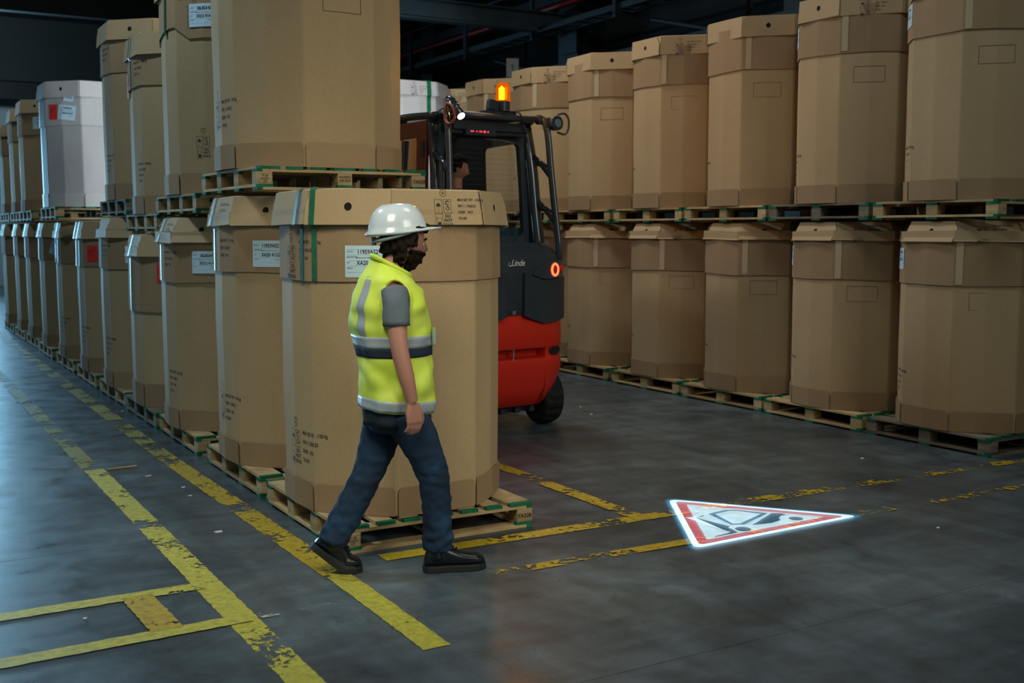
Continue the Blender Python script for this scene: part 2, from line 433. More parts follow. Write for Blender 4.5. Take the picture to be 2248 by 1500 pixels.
# roof girders, upper left
def girder(y, z, label, sz=0.28, mat=STEEL):
    bm = bmesh.new()
    bx(bm, (0, 0, sz/2), (22.6, 0.22, 0.025)); bx(bm, (0, 0, -sz/2), (22.6, 0.22, 0.025)); bx(bm, (0, 0, 0), (22.6, 0.03, sz))
    o = link('roof_girder', bm_mesh('roof_girder', bm), mat); o.location = (-0.7, y, z)
    return setp(o, label, 'girder')
STEEL_B = grained('blue_grey_steel', (0.05, 0.085, 0.105), (0.08, 0.12, 0.14), (1, 1, 1), 3, 0.45, 0.05, 0.05)
girder(16.0, 5.05, 'blue grey roof girder nearest the camera, crossing the top left', 0.3, STEEL_B)
girder(23.0, 5.95, 'dark roof girder in the middle of the upper left', 0.5)
girder(35.3, 5.65, 'black girder along the top of the pale back wall panels', 0.5, simple('black_steel', (0.006, 0.009, 0.01), 0.6))
bm = bmesh.new(); tube(bm, [(-1.0, 0, 0), (1.6, 0, 2.2)], 0.10, 6)
o = link('roof_brace', bm_mesh('roof_brace', bm), STEEL); o.location = (1.2, 22.6, 5.9)
setp(o, 'dark diagonal roof brace in the upper left corner', 'brace')

# ------------------------------------------------------------------ floor markings
def strip(name, pts, width, mat, label, z=0.0015, group=None, n=1):
    verts = []; faces = []; uvs = []
    pts = [Vector((p[0], p[1], 0)) for p in pts]
    for i, p in enumerate(pts):
        t = (pts[min(i+1, len(pts)-1)] - pts[max(i-1, 0)]).normalized(); s = Vector((t.y, -t.x, 0))
        verts += [p - s*width/2 + Vector((0, 0, z)), p + s*width/2 + Vector((0, 0, z))]
    me = bpy.data.meshes.new(name)
    me.from_pydata([tuple(v) for v in verts], [], [(2*i, 2*i+1, 2*i+3, 2*i+2) for i in range(len(pts)-1)])
    uv = me.uv_layers.new(name='UVMap')
    for p in me.polygons:
        for li in p.loop_indices:
            vi = me.loops[li].vertex_index
            uv.data[li].uv = (vi % 2, vi // 2)
    o = link(name, me, mat); o.location.z = 0.00035*strip.n; strip.n += 1
    return setp(o, label, 'floor marking')
strip.n = 0
YEL = (0.52, 0.36, 0.012); YEL2 = (0.58, 0.52, 0.06); YELD = (0.32, 0.27, 0.035)  # YELD: dirt and the dimmer far light put into the colour
def P_(wear, seed, col=YEL): return paint_mat('yellow_paint', col, wear, seed)
strip('floor_line', [(1.33, 3.55), (1.32, 8.0)], 0.145, P_(0.45, 1.0, YEL2), 'bold yellow floor line on the left, near part without gaps')
strip('floor_line', [(1.31, 8.0), (1.30, 14.0), (1.29, 27.0)], 0.135, P_(0.485, 2.3, YELD), 'dim dirty yellow floor line on the left, far broken part', 0.0017)
strip('floor_line', [(1.90, 4.95), (1.85, 8.2)], 0.15, P_(0.46, 3.1), 'yellow floor line running beside the nearest left pallets')
strip('floor_line', [(1.85, 8.2), (1.84, 14), (1.83, 30.0)], 0.15, P_(0.48, 3.1, YELD), 'dim dirty yellow floor line beside the far left pallets', 0.0017)
strip('floor_line', [(1.905, 4.95), (1.90, 3.85)], 0.135, P_(0.43, 5.1, YEL2), 'short yellow floor line end in front of the walking person', 0.0018)
strip('floor_line', [(2.20, 5.08), (4.35, 5.055)], 0.13, P_(0.465, 4.4), 'yellow floor line in front of the nearest pallet')
strip('floor_line', [(4.35, 5.055), (5.4, 5.03)], 0.13, P_(0.52, 4.4), 'worn yellow floor line crossing beyond the projected warning triangle', 0.0016)
strip('floor_line', [(5.4, 5.03), (7.2, 4.98)], 0.12, P_(0.56, 6.4), 'almost worn off yellow floor line near the right pallets', 0.0016)
strip('floor_line', [(2.55, 4.57), (3.85, 4.53)], 0.10, P_(0.49, 7.7), 'patchy yellow floor line between the right boot and warning triangle')
strip('floor_line', [(3.85, 4.53), (6.9, 4.43)], 0.10, P_(0.545, 8.9), 'nearly vanished yellow floor line right of the warning triangle', 0.0016)
strip('floor_line', [(3.80, 5.02), (3.79, 7.6)], 0.125, P_(0.47, 9.3), 'yellow floor line leading towards the forklift')
strip('floor_line', [(-0.6, 5.10), (1.30, 5.09)], 0.115, P_(0.40, 10.0, YEL2), 'upper yellow crossbar line at the lower left')
strip('floor_line', [(-0.6, 4.50), (1.36, 4.56)], 0.115, P_(0.43, 11.0, YEL2), 'lower yellow crossbar line at the lower left')
strip('floor_line', [(1.02, 4.58), (1.00, 5.09)], 0.15, P_(0.46, 12.5), 'short orange yellow floor patch joining two crossbar lines')
strip('floor_line', [(1.40, 4.55), (1.95, 4.56)], 0.07, P_(0.57, 13.5, (0.5, 0.5, 0.4)), 'faint scraped pale line right of the yellow crossing')

# ------------------------------------------------------------------ projected warning triangle (projector light put into emissive floor sheets)
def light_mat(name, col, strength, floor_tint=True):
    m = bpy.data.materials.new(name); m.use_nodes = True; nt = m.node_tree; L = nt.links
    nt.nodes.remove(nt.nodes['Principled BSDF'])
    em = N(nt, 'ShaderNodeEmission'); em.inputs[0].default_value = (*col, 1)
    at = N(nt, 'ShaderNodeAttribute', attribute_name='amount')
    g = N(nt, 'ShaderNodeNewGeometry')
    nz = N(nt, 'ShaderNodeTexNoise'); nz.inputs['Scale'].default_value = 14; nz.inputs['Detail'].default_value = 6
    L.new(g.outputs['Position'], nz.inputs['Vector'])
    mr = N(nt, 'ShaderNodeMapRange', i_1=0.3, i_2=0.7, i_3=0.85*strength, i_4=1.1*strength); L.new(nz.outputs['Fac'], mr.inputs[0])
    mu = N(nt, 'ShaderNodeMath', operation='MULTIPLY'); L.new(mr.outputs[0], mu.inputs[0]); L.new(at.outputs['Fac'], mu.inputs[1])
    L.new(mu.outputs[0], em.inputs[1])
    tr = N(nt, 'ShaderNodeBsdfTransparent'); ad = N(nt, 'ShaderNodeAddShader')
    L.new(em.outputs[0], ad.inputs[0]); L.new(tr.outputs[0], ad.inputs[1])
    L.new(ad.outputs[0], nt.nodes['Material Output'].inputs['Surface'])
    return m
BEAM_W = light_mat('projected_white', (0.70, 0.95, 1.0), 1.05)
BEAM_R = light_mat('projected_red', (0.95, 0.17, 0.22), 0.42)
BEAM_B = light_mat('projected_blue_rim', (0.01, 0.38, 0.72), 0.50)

def round_poly(pts, r, n=6):
    out = []; m = len(pts)
    for i in range(m):
        p = Vector(pts[i]); a = (Vector(pts[i-1])-p).normalized(); b = (Vector(pts[(i+1) % m])-p).normalized()
        p0 = p+a*r; p1 = p+b*r
        for k in range(n+1):
            t = k/n; out.append(tuple((1-t)**2*p0 + 2*t*(1-t)*p + t*t*p1))
    return out
def ofs(pts, d):
    m = len(pts); out = []; cen = sum((Vector(p) for p in pts), Vector((0, 0)))/m
    for i in range(m):
        a, p, b = Vector(pts[i-1]), Vector(pts[i]), Vector(pts[(i+1) % m])
        t = (b-a).normalized(); nrm = Vector((t.y, -t.x))
        if nrm.dot(p-cen) < 0 and m < 30: pass
        out.append(p + nrm*d)
    return [tuple(q) for q in out]
def area2(p): return sum(p[i-1][0]*p[i][1]-p[i][0]*p[i-1][1] for i in range(len(p)))/2
def ccw(p): return p if area2(p) > 0 else p[::-1]
def with_amount(me, amounts):
    at = me.attributes.new('amount', 'FLOAT', 'POINT')
    for i, a_ in enumerate(amounts): at.data[i].value = a_
    return me
def band(outer, inner, z, a0=1.0, a1=1.0):
    n = len(outer)
    me = mesh('band', [(x, y, z) for x, y in outer]+[(x, y, z) for x, y in inner], [(i, (i+1) % n, n+(i+1) % n, n+i) for i in range(n)])
    return with_amount(me, [a0]*n+[a1]*n)
def fillpoly(outer, holes, z, name='fill'):
    bm = bmesh.new(); es = []
    for loop in [outer]+holes:
        vs = [bm.verts.new((x, y, z)) for x, y in loop]
        es += [bm.edges.new((vs[i-1], vs[i])) for i in range(len(vs))]
    bmesh.ops.triangle_fill(bm, edges=es, use_beauty=True)
    me = bm_mesh(name, bm)
    return with_amount(me, [1.0]*len(me.vertices))
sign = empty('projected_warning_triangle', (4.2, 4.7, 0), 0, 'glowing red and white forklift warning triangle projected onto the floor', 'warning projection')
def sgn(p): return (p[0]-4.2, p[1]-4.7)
tri = [sgn(p) for p in ((4.203, 5.315), (4.905, 4.440), (3.655, 4.400))]
tri = ccw(tri)
O = round_poly(tri, 0.075, 8)
def inset(pts, d): return round_poly(ccw(inset_tri(pts, d)), 0.03, 8)
def inset_tri(pts, d):
    m = 3; lines = []
    for i in range(m):
        a, b = Vector(pts[i]), Vector(pts[(i+1) % m]); t = (b-a).normalized(); nn = Vector((-t.y, t.x))
        lines.append((a+nn*d, t))
    out = []
    for i in range(m):
        p, t = lines[i-1]; q, s = lines[i]
        den = t.x*s.y-t.y*s.x; k = ((q.x-p.x)*s.y-(q.y-p.y)*s.x)/den
        out.append(tuple(p+t*k))
    return out
T1 = round_poly(inset_tri(tri, 0.036), 0.05, 8)
T2 = round_poly(inset_tri(tri, 0.092), 0.02, 8)
halo = round_poly(inset_tri(tri, -0.030), 0.10, 8)
# forklift pictogram as unlit gaps in the white field
cab_o = [sgn(p) for p in ((4.182, 4.916), (4.326, 4.935), (4.383, 4.905), (4.489, 4.75), (4.20, 4.630), (4.135, 4.662))]
cab_i = [sgn(p) for p in ((4.213, 4.893), (4.330, 4.908), (4.372, 4.887), (4.447, 4.760), (4.197, 4.660), (4.160, 4.679))]
mastp = [sgn(p) for p in ((4.012, 4.918), (4.134, 4.905), (4.125, 4.885), (4.062, 4.890), (4.105, 4.640), (4.078, 4.622), (4.078, 4.585), (4.055, 4.520), (3.895, 4.512), (3.895, 4.527), (4.03, 4.545), (4.028, 4.612))]
rearp = [sgn(p) for p in ((4.229, 4.598), (4.512, 4.742), (4.556, 4.712), (4.560, 4.672), (4.512, 4.668), (4.470, 4.640), (4.445, 4.597), (4.36, 4.577))]
def circ(c, r, n=20, e=1.0): return [(c[0]+r*math.cos(2*PI*k/n)*e, c[1]+r*math.sin(2*PI*k/n)) for k in range(n)]
wh1 = circ(sgn((4.130, 4.560)), 0.045); wh2 = circ(sgn((4.545, 4.580)), 0.040)
z = 0.0085
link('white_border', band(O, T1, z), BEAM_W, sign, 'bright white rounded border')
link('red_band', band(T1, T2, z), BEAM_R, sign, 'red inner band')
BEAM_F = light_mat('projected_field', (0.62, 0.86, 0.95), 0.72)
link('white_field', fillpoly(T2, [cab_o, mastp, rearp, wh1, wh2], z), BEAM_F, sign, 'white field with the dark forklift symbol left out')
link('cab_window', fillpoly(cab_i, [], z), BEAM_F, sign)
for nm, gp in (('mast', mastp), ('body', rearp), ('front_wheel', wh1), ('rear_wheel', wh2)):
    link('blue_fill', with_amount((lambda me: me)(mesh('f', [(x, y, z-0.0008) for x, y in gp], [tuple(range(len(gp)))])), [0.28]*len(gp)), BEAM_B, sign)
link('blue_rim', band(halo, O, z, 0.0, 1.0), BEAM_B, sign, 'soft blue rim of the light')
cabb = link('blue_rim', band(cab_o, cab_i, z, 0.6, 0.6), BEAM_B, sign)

# ------------------------------------------------------------------ pallets
def board_mesh(name, L, w, h, ends=True, wood=0):
    """board along Y with painted end zones (material 1)"""
    key = (name, round(L, 3), round(w, 3), round(h, 3), ends)
    if key in _bc: return _bc[key]
    e = 0.035 if ends else 0.0
    ys = [-L/2, -L/2+e, L/2-e, L/2] if ends else [-L/2, L/2]
    V = []; F = []; mi = []
    c = 0.002
    for y in ys: V += [(-w/2, y, -h/2), (w/2, y, -h/2), (w/2, y, h/2), (-w/2, y, h/2)]
    for i in range(len(ys)-1):
        for k in range(4):
            F.append((4*i+k, 4*i+(k+1) % 4, 4*i+4+(k+1) % 4, 4*i+4+k)); mi.append(1 if ends and i != 1 else 0)
    F.append((3, 2, 1, 0)); mi.append(1 if ends else 0)
    n = 4*(len(ys)-1); F.append((n, n+1, n+2, n+3)); mi.append(1 if ends else 0)
    me = mesh(name, V, F)
    for p, m_ in zip(me.polygons, mi): p.material_index = m_
    _bc[key] = me; return me
_bc = {}
def variant(me, mats, tag_):
    k = (me.name, tag_)
    if k not in _bc:
        m = me.copy(); idx = [p.material_index for p in me.polygons]; m.materials.clear()
        for x in mats: m.materials.append(x)
        for p, i_ in zip(m.polygons, idx): p.material_index = i_
        # from_pydata keeps indices
        _bc[k] = m
    return _bc[k]
PH = 0.142
def pallet(loc, Lx, Ly, nyb, label, group, rz=0.0, old=False, prints=None, tint=0):
    root = empty('wooden_pallet', loc, rz, label, 'pallet', group)
    W = WOOD_OLD if old else WOOD
    mats = [W, GREEN]; tg = 'old' if old else 'new'
    def add(nm, me, p, r=0.0):
        o = link(nm, variant(me, mats, tg), None, root); o.location = p
        if r: o.rotation_euler = (0, 0, r)
        return o
    t = 0.017
    bw = 0.098
    # lowest boards along X at each block row, then skids along Y, blocks, stringers along X, deck along Y
    xb = [-Lx/2+0.05, 0, Lx/2-0.05]
    yb = [-Ly/2+0.05+(Ly-0.10)*i/(nyb-1) for i in range(nyb)]
    for y in yb: add('bottom_board', board_mesh('bottom_board', Lx, bw, t), (0, y, t/2), PI/2)
    for x in xb: add('skid_board', board_mesh('skid_board', Ly, bw, t), (x, 0, t*1.5+0.0004))
    bh = PH-4*t-0.002
    for x in xb:
        for y in yb: add('block', board_mesh('block', 0.10, 0.095, bh, False), (x+random.uniform(-.004, .004), y+random.uniform(-.004, .004), 2*t+0.0008+bh/2))
    for y in yb: add('stringer_board', board_mesh('stringer_board', Lx, bw, t), (0, y, PH-t*1.5-0.0004), PI/2)
    wid = [0.142, 0.098, 0.098, 0.142, 0.098, 0.098, 0.142]
    gap = (Lx-sum(wid))/(len(wid)-1); x = -Lx/2
    for wd in wid:
        add('deck_board', board_mesh('deck_board', Ly+random.choice((0, 0, -.01)), wd, t), (x+wd/2, random.uniform(-.005, .005), PH-t/2), random.uniform(-.006, .006))
        x += wd+gap
    if prints:
        for (bi, lines, fr) in prints:
            a = Art()
            for (s, sz, dx, dy) in lines: a.add(text2d(s, sz, bold=0.012, align='CENTER'), dx, dy)
            if fr: a.frame(-0.040, -0.028, 0.040, 0.028, 0.0016)
            y0 = yb[0]-0.0542
            link('stamp', mesh('stamp', [(xb[bi]+x_, y0-0.001, 2*t+bh/2+y_) for x_, y_ in a.v], a.f), PRINT, root, 'black stamped lettering')
    return root

# ------------------------------------------------------------------ octagonal cartons
AP = 0.575                                   # apothem
def section(n_out=0.0, bulge=0.022, ap=AP, dense=True):
    """16-sided slightly swollen octagon as (angle, radius) list"""
    out = []
    for k in range(16):
        a = k*PI/8
        r = ap*(1+bulge) if k % 2 == 0 else ap/math.cos(PI/8)*0.985
        out.append((a, r+n_out))
    return out
def sec_radius(th, n_out=0.0, bulge=0.022, ap=AP):
    s = section(n_out, bulge, ap); k = th/(PI/8); i = int(math.floor(k)) % 16
    a0, r0 = s[i]; a1, r1 = s[(i+1) % 16]
    th = th % (2*PI)
    a0 = i*PI/8; a1 = a0+PI/8
    p0 = Vector((r0*math.cos(a0), r0*math.sin(a0))); p1 = Vector((r1*math.cos(a1), r1*math.sin(a1)))
    d = Vector((math.cos(th), math.sin(th)))
    e = p1-p0; den = d.x*e.y-d.y*e.x
    return (p0.x*e.y-p0.y*e.x)/den
def wrap(face, u, z, off, bulge=0.022, ap=AP, zf=None):
    """u metres along carton face (to the right seen from outside), z height -> point on the skin"""
    th = face*PI/4
    nx, ny = math.cos(th), math.sin(th); tx, ty = -ny, nx       # right-hand direction seen from outside: +t is counter-clockwise
    qx, qy = nx*ap+tx*u, ny*ap+ty*u
    a = math.atan2(qy, qx); r = sec_radius(a, off, bulge, ap)
    if zf: r *= zf(z)
    return Vector((r*math.cos(a), r*math.sin(a), z))
def ring16(z, n_out, bulge, sc=1.0, ap=AP, jit=0.0, seed=0):
    """rounded ring: three points near each fold"""
    pts = []
    for k in range(16):
        a = k*PI/8
        for d in (-0.012, 0.012, 0.19635):
            r = sec_radius(a+d, n_out, bulge, ap)*sc
            if jit: r += jit*noise.noise(Vector((math.cos(a+d)*2+seed, math.sin(a+d)*2, z*2.5)))
            pts.append((r*math.cos(a+d), r*math.sin(a+d), z))
    return pts
_cc = {}
def cached(key, fn):
    if key not in _cc: _cc[key] = fn()
    return _cc[key]
def tube_mesh(name, zs, n_out, bulge, th=0.006, prof=None, seed=0, wob=0.0):
    def f():
        bm = bmesh.new(); rings = []
        for z in zs:
            r = ring16(z, n_out, bulge, prof(z) if prof else 1.0, jit=0.004, seed=seed)
            rings.append(r)
        if name == 'collar' and wob > 0.05:                     # torn notch near the left front edge
            def dz(x, y):
                t = math.degrees(math.atan2(y, x)) % 360
                return 0.06*(t-157)/43 if 157 < t < 200 else (0.06-0.11*(t-200)/14 if 200 <= t < 214 else -0.05)
            rings[0] = [(x, y, z+dz(x, y)) for x, y, z in rings[0]]
        if wob:
            rings[0] = [(x, y, z+min(wob, 0.012)*noise.noise(Vector((x*2+seed, y*2, 0)))) for x, y, z in rings[0]]
        inner = [(x*(1-th/0.58), y*(1-th/0.58), z) for x, y, z in rings[0]]
        up = [(x*(1-th/0.58), y*(1-th/0.58), z+0.05) for x, y, z in rings[0]]
        loft(bm, [up, inner]+rings, cap=False)
        return bm_mesh(name, bm, False)
    return f
def lid_r(z, H, fl, topin, skirt):
    t = (z-(H-skirt))/skirt
    return AP+fl*(1-t)+(0.014-topin)*t
def lid_mesh(H, fl, topin, skirt, seed):
    def f():
        bm = bmesh.new(); rings = []
        zs = [H-skirt, H-skirt*0.5, H-0.008, H]
        k8 = 1/math.cos(PI/8)
        def ring(z, ap, dz=0):
            pts = []
            for k in range(8):
                a = k*PI/4+PI/8; a2 = a+PI/4
                for t in (0.0, 0.03, 0.25, 0.5, 0.75, 0.97):
                    p = Vector((math.cos(a), math.sin(a)))*(1-t)+Vector((math.cos(a2), math.sin(a2)))*t
                    p *= ap*k8*0.994
                    j = 0.006*noise.noise(Vector((p.x*3+seed, p.y*3, z*4)))
                    p *= 1+j
                    pts.append((p.x, p.y, z+dz*noise.noise(Vector((p.x*2.3, p.y*2.3+seed, 1)))))
            return pts
        r0 = ring(zs[0], AP+fl, 0.012)
        inn = [(x*0.988, y*0.988, z) for x, y, z in r0]; inu = [(x*0.985, y*0.985, z+0.08) for x, y, z in r0]
        rr = [inu, inn, r0, ring(zs[1], lid_r(zs[1], H, fl, topin, skirt)), ring(zs[2], lid_r(H-0.008, H, fl, topin, skirt), 0.006),
              ring(zs[3], AP-topin, 0.006), ring(H+0.004, AP*0.7, 0.02), ring(H+0.002, AP*0.3, 0.02)]
        R = loft(bm, rr, cap=False); bm.faces.new(R[-1])
        return bm_mesh('lid', bm, False)
    return f
def lidpt(face, u, v, off, H, fl, topin, skirt):
    z = H-skirt+v; ap = lid_r(z, H, fl, topin, skirt)+off
    th = face*PI/4; nx, ny = math.cos(th), math.sin(th)
    return Vector((nx*ap-ny*u, ny*ap+nx*u, z))
def panel(outer, holes, fn, th, name, mat=None):
    """flat cut-out sheet with holes, mapped by fn(u,v,off), with thickness"""
    bm = bmesh.new(); loops = [outer]+holes; es = []; allv = []
    for lp in loops:
        vs = [bm.verts.new((x, y, 0)) for x, y in lp]; allv.append(vs)
        es += [bm.edges.new((vs[i-1], vs[i])) for i in range(len(vs))]
    bmesh.ops.triangle_fill(bm, edges=es, use_beauty=True)
    r = bmesh.ops.extrude_face_region(bm, geom=list(bm.faces))
    top = {v for v in r['geom'] if isinstance(v, bmesh.types.BMVert)}
    for v in bm.verts: v.co = fn(v.co.x, v.co.y, th if v in top else 0.0)
    return bm_mesh(name, bm)
def strip_panel(us, lo, hi, fn, th, name):
    """curved sheet made of columns: top edge hi(u), bottom lo(u)"""
    V = []; F = []; n = len(us)
    for o_ in (0.0, th):
        for u in us: V += [fn(u, lo(u), o_), fn(u, hi(u), o_)]
    b = 2*n
    for i in range(n-1):
        F += [(2*i, 2*i+1, 2*i+3, 2*i+2), (b+2*i, b+2*i+2, b+2*i+3, b+2*i+1),
              (2*i, 2*i+2, b+2*i+2, b+2*i), (2*i+1, b+2*i+1, b+2*i+3, 2*i+3)]
    F += [(0, b, b+1, 1), (2*n-2, 2*n-1, b+2*n-1, b+2*n-2)]
    return mesh(name, V, F)

def symbols_art():
    a = Art()
    # recycling disc with wave lines
    a.ring(0.075, 0.250, 0.026, 0.0025)
    a.add(text2d('50', 0.020, bold=0.01, align='CENTER'), 0.075, 0.243)
    for k in range(4): a.line((0.052+k*0.014, 0.268), (0.060+k*0.014, 0.282), 0.002)
    # left column: umbrella and glass
    a.frame(0.0, 0.0, 0.060, 0.205, 0.0022); a.rect(0.0, 0.101, 0.060, 0.1035)
    a.poly([(0.012, 0.155), (0.018, 0.172), (0.030, 0.180), (0.042, 0.172), (0.048, 0.155)])
    a.rect(0.0292, 0.120, 0.0308, 0.155); a.ring(0.026, 0.120, 0.005, 0.0016, 180, 360, 8)
    a.poly([(0.016, 0.012), (0.044, 0.012), (0.044, 0.040), (0.016, 0.040)]); a.line((0.016, 0.045), (0.012, 0.072), 0.002)
    a.line((0.044, 0.045), (0.048, 0.072), 0.002); a.line((0.012, 0.072), (0.048, 0.072), 0.002)
    # right column: recycling mark, do not stack
    a.frame(0.072, 0.105, 0.134, 0.205, 0.0022)
    a.ring(0.103, 0.180, 0.016, 0.005, 20, 320, 14); a.ring(0.103, 0.140, 0.016, 0.005, -200, 120, 14)
    a.add(text2d('DO', 0.030, bold=0.012, align='CENTER'), 0.103, 0.074)
    a.add(text2d('NOT', 0.030, bold=0.012, align='CENTER'), 0.103, 0.045)
    a.add(text2d('STACK', 0.030, bold=0.012, align='CENTER', sx=0.85), 0.103, 0.012)
    return a
def weight_art(n=4):
    a = Art()
    L = ['MAX NET WT : 1100 Kg', '300111 / 5000123', '255081   5010', '723 600']
    for i, s in enumerate(L[:n]): a.add(text2d(s, 0.030, bold=0.012, sx=0.8), 0, 0.17-i*0.052)
    return a
def art_obj(name, art, fn, mat, parent, key=None, label=None):
    def f():
        m = mesh(name, [fn(x, y) for x, y in art.v], art.f)
        return m
    me = cached(key, f) if key else f()
    return link(name, me, mat, parent, label)

def carton(loc, label, group=None, H=1.70, rz=0.0, holes=1, collar_bot=0.48, skirt=0.185, topin=0.0, fl=0.034, labels=(), strap=None,
           syms=(), weights=(), rects=(), tape=None, variant_=0, white=False, bot=0.155, flap_faces=None, sagcollar=False):
    root = empty('octagonal_carton', loc, rz, label, 'carton', group)
    seed = variant_*3.7
    z0 = 0.0
    def prof(z): return 1.0 + 0.012*math.sin(PI*min(1, max(0, z/H))) - 0.006
    K, KD, KL = (WHITEBOARD,)*3 if white else (KRAFT, KRAFT_D, KRAFT_L)
    zs = [0.004, 0.1, 0.3, 0.6, 0.9, 1.2, H-0.25]
    link('body', cached(('body', H, variant_, white), tube_mesh('body', zs, 0.0, 0.022, prof=prof, seed=seed)), K, root)
    cb = H-collar_bot
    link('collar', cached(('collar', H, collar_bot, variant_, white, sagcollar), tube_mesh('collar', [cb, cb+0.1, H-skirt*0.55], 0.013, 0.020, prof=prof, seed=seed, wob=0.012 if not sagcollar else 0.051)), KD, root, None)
    link('lid', cached(('lid', H, fl, topin, skirt, variant_, white), lid_mesh(H, fl, topin, skirt, seed)), KL, root)
    lid = root.children[-1]
    hw = AP*math.tan(PI/8)
    for f in (flap_faces if flap_faces is not None else range(8)):
        if f % 2 != holes % 2: continue
        key = ('lf', f, H, fl, topin, skirt, white)
        def mk(f=f):
            w = hw*1.0; s_ = skirt
            outer = [(-w, 0.0), (w*1.0, 0.0), (w*1.0, s_*0.62), (w*0.80, s_*0.985), (-w*0.97, s_*0.985)]
            if f % 4 == 1: outer = [(-x, y) for x, y in outer][::-1]
            hole = [(0.022*math.cos(2*PI*k/16), s_*0.5+0.022*math.sin(2*PI*k/16)) for k in range(16)]
            return panel(outer, [hole], lambda u, v, o: lidpt(f, u, v, 0.003+o, H, fl, topin, skirt), 0.005, 'lid_flap')
        o = link('lid_flap', cached(key, mk), KL, lid)
        key2 = ('hd', f, H, fl, topin, skirt)
        def mk2(f=f):
            return mesh('hole', [lidpt(f, 0.021*math.cos(2*PI*k/16), skirt*0.5+0.021*math.sin(2*PI*k/16), 0.004, H, fl, topin, skirt) for k in range(16)], [tuple(range(16))])  # disc standing for the shade in the punched hole
        link('hole', cached(key2, mk2), HOLE_SHADE, lid, 'dark disc for the shade in the punched hole')
    # folded up bottom flaps
    for f in range(8):
        if f % 2 == (holes) % 2: w = hw*0.955
        else: w = hw*0.955
        def mk(f=f, w=w):
            us = [-w, -w+0.006, -w+0.018, -w*0.45, 0, w*0.45, w-0.018, w-0.006, w]
            tops = {0: bot-0.028, 1: bot-0.010, 2: bot, 3: bot, 4: bot, 5: bot, 6: bot, 7: bot-0.010, 8: bot-0.028}
            def hi(u): return tops[min(range(9), key=lambda i: abs(us[i]-u))]
            return strip_panel(us, lambda u: 0.002, hi, lambda u, z, o: wrap(f, u, z, 0.006+o, zf=prof), 0.006, 'bottom_flap')
        link('bottom_flap', cached(('bf', f, bot, H, white), mk), KD, root)
    # paper labels on the collar
    for (f, u, v, w, h, kind, tilt) in labels:
        ca, sa = math.cos(tilt), math.sin(tilt)
        def fn(x, y, o, f=f, u=u, v=v): return wrap(f, u+x*ca-y*sa, v+x*sa+y*ca, 0.0165+o, 0.020, zf=prof)
        us = [-w/2, -w/4, 0, w/4, w/2]
        me = strip_panel(us, lambda q: -h/2, lambda q: h/2, lambda q, y, o: fn(q, y, o), 0.0015, 'shipping_label')
        red = kind == 'red'
        lo = link('shipping_label', me, REDPAPER if red else PAPER, root, 'red paper label' if red else 'white paper label with black codes')
        a = Art(); b = Art()
        if red:
            for k in range(3): a.rect(-w*0.36, h*0.18-k*h*0.11, w*0.3-0.02*k, h*0.21-k*h*0.11)
        else:
            l1, l2 = kind; s = h/0.165
            a.add(text2d(l1, 0.031*s, bold=0.018, sx=0.86), -w*0.24, h*0.24)
            a.add(text2d('PRODUCT OF TYPE BLACK, 1100KG', 0.0085*s, bold=0.01), -w*0.27, h*0.10)
            a.add(text2d(l2, 0.031*s, bold=0.018, sx=0.80), -w*0.25, -h*0.10)
            for k, yy in enumerate((0.30, 0.13, -0.05, -0.22)):
                a.add(text2d(('ARTICLE', 'DESIGNATION', 'LOT', 'WEIGHT')[k], 0.0085*s, bold=0.01), -w*0.46, h*yy)
                b.rect(-w*0.46, h*(yy+0.075), w*0.46, h*(yy+0.082))
            a.add(text2d('7.01.23   750', 0.010*s, bold=0.01), w*0.10, -h*0.24)
            b.rect(-w*0.46, -h*0.34, w*0.46, -h*0.333)
            link('label_rules', mesh('label_rules', [fn(x, y, 0.0022) for x, y in b.v], b.f), PAPER_L, lo)
        link('label_print', mesh('label_print', [fn(x, y, 0.0026) for x, y in a.v], a.f), PRINT, lo)
    sy = cached('symart', symbols_art)
    wa = {n: cached(('wart', n), lambda n=n: weight_art(n)) for n in (3, 4)}
    def place(art, f, u, v, where, sc=1.0, sxx=1.0):
        if where == 'lid': fn = lambda x, y: lidpt(f, u+x*sc*sxx, v+y*sc, 0.0015 if f % 2 != holes % 2 else 0.0095, H, fl, topin, skirt)
        elif where == 'collar': fn = lambda x, y: wrap(f, u+x*sc*sxx, v+y*sc, 0.0150, 0.020, zf=prof)
        else: fn = lambda x, y: wrap(f, u+x*sc*sxx, v+y*sc, 0.0018, zf=prof)
        return art_obj('print', art, fn, PRINT, root, ('pr', id(art), f, round(u, 3), round(v, 3), where, sc, H, fl, topin, variant_ if where == 'x' else 0), None)
    for (f, u, v, where, sc) in syms: place(sy, f, u, v, where, sc)
    for (f, u, v, where, sc, n) in weights: place(wa[n], f, u, v, where, sc)
    for (f, u, v, w, h) in rects:
        a = Art(); a.frame(-w/2, -h/2, w/2, h/2, 0.0030)
        art_obj('printed_frame', a, lambda x, y: wrap(f, u+x, v+y, 0.0018, zf=prof), PRINT_SOFT, root, ('rect', f, round(u, 3), round(v, 3), w, h, H))
    if tape is not None:
        f, u, w = tape
        us = [u-w/2, u, u+w/2]
        link('tape_strip', cached(('tape', tape, H, collar_bot), lambda: strip_panel(us, lambda q: cb+0.01, lambda q: H-skirt-0.0, lambda q, y, o: wrap(f, q, y, 0.0165+o, 0.020, zf=prof), 0.0008, 'tape_strip')), TAPE, root, 'paler vertical joint strip on the collar')
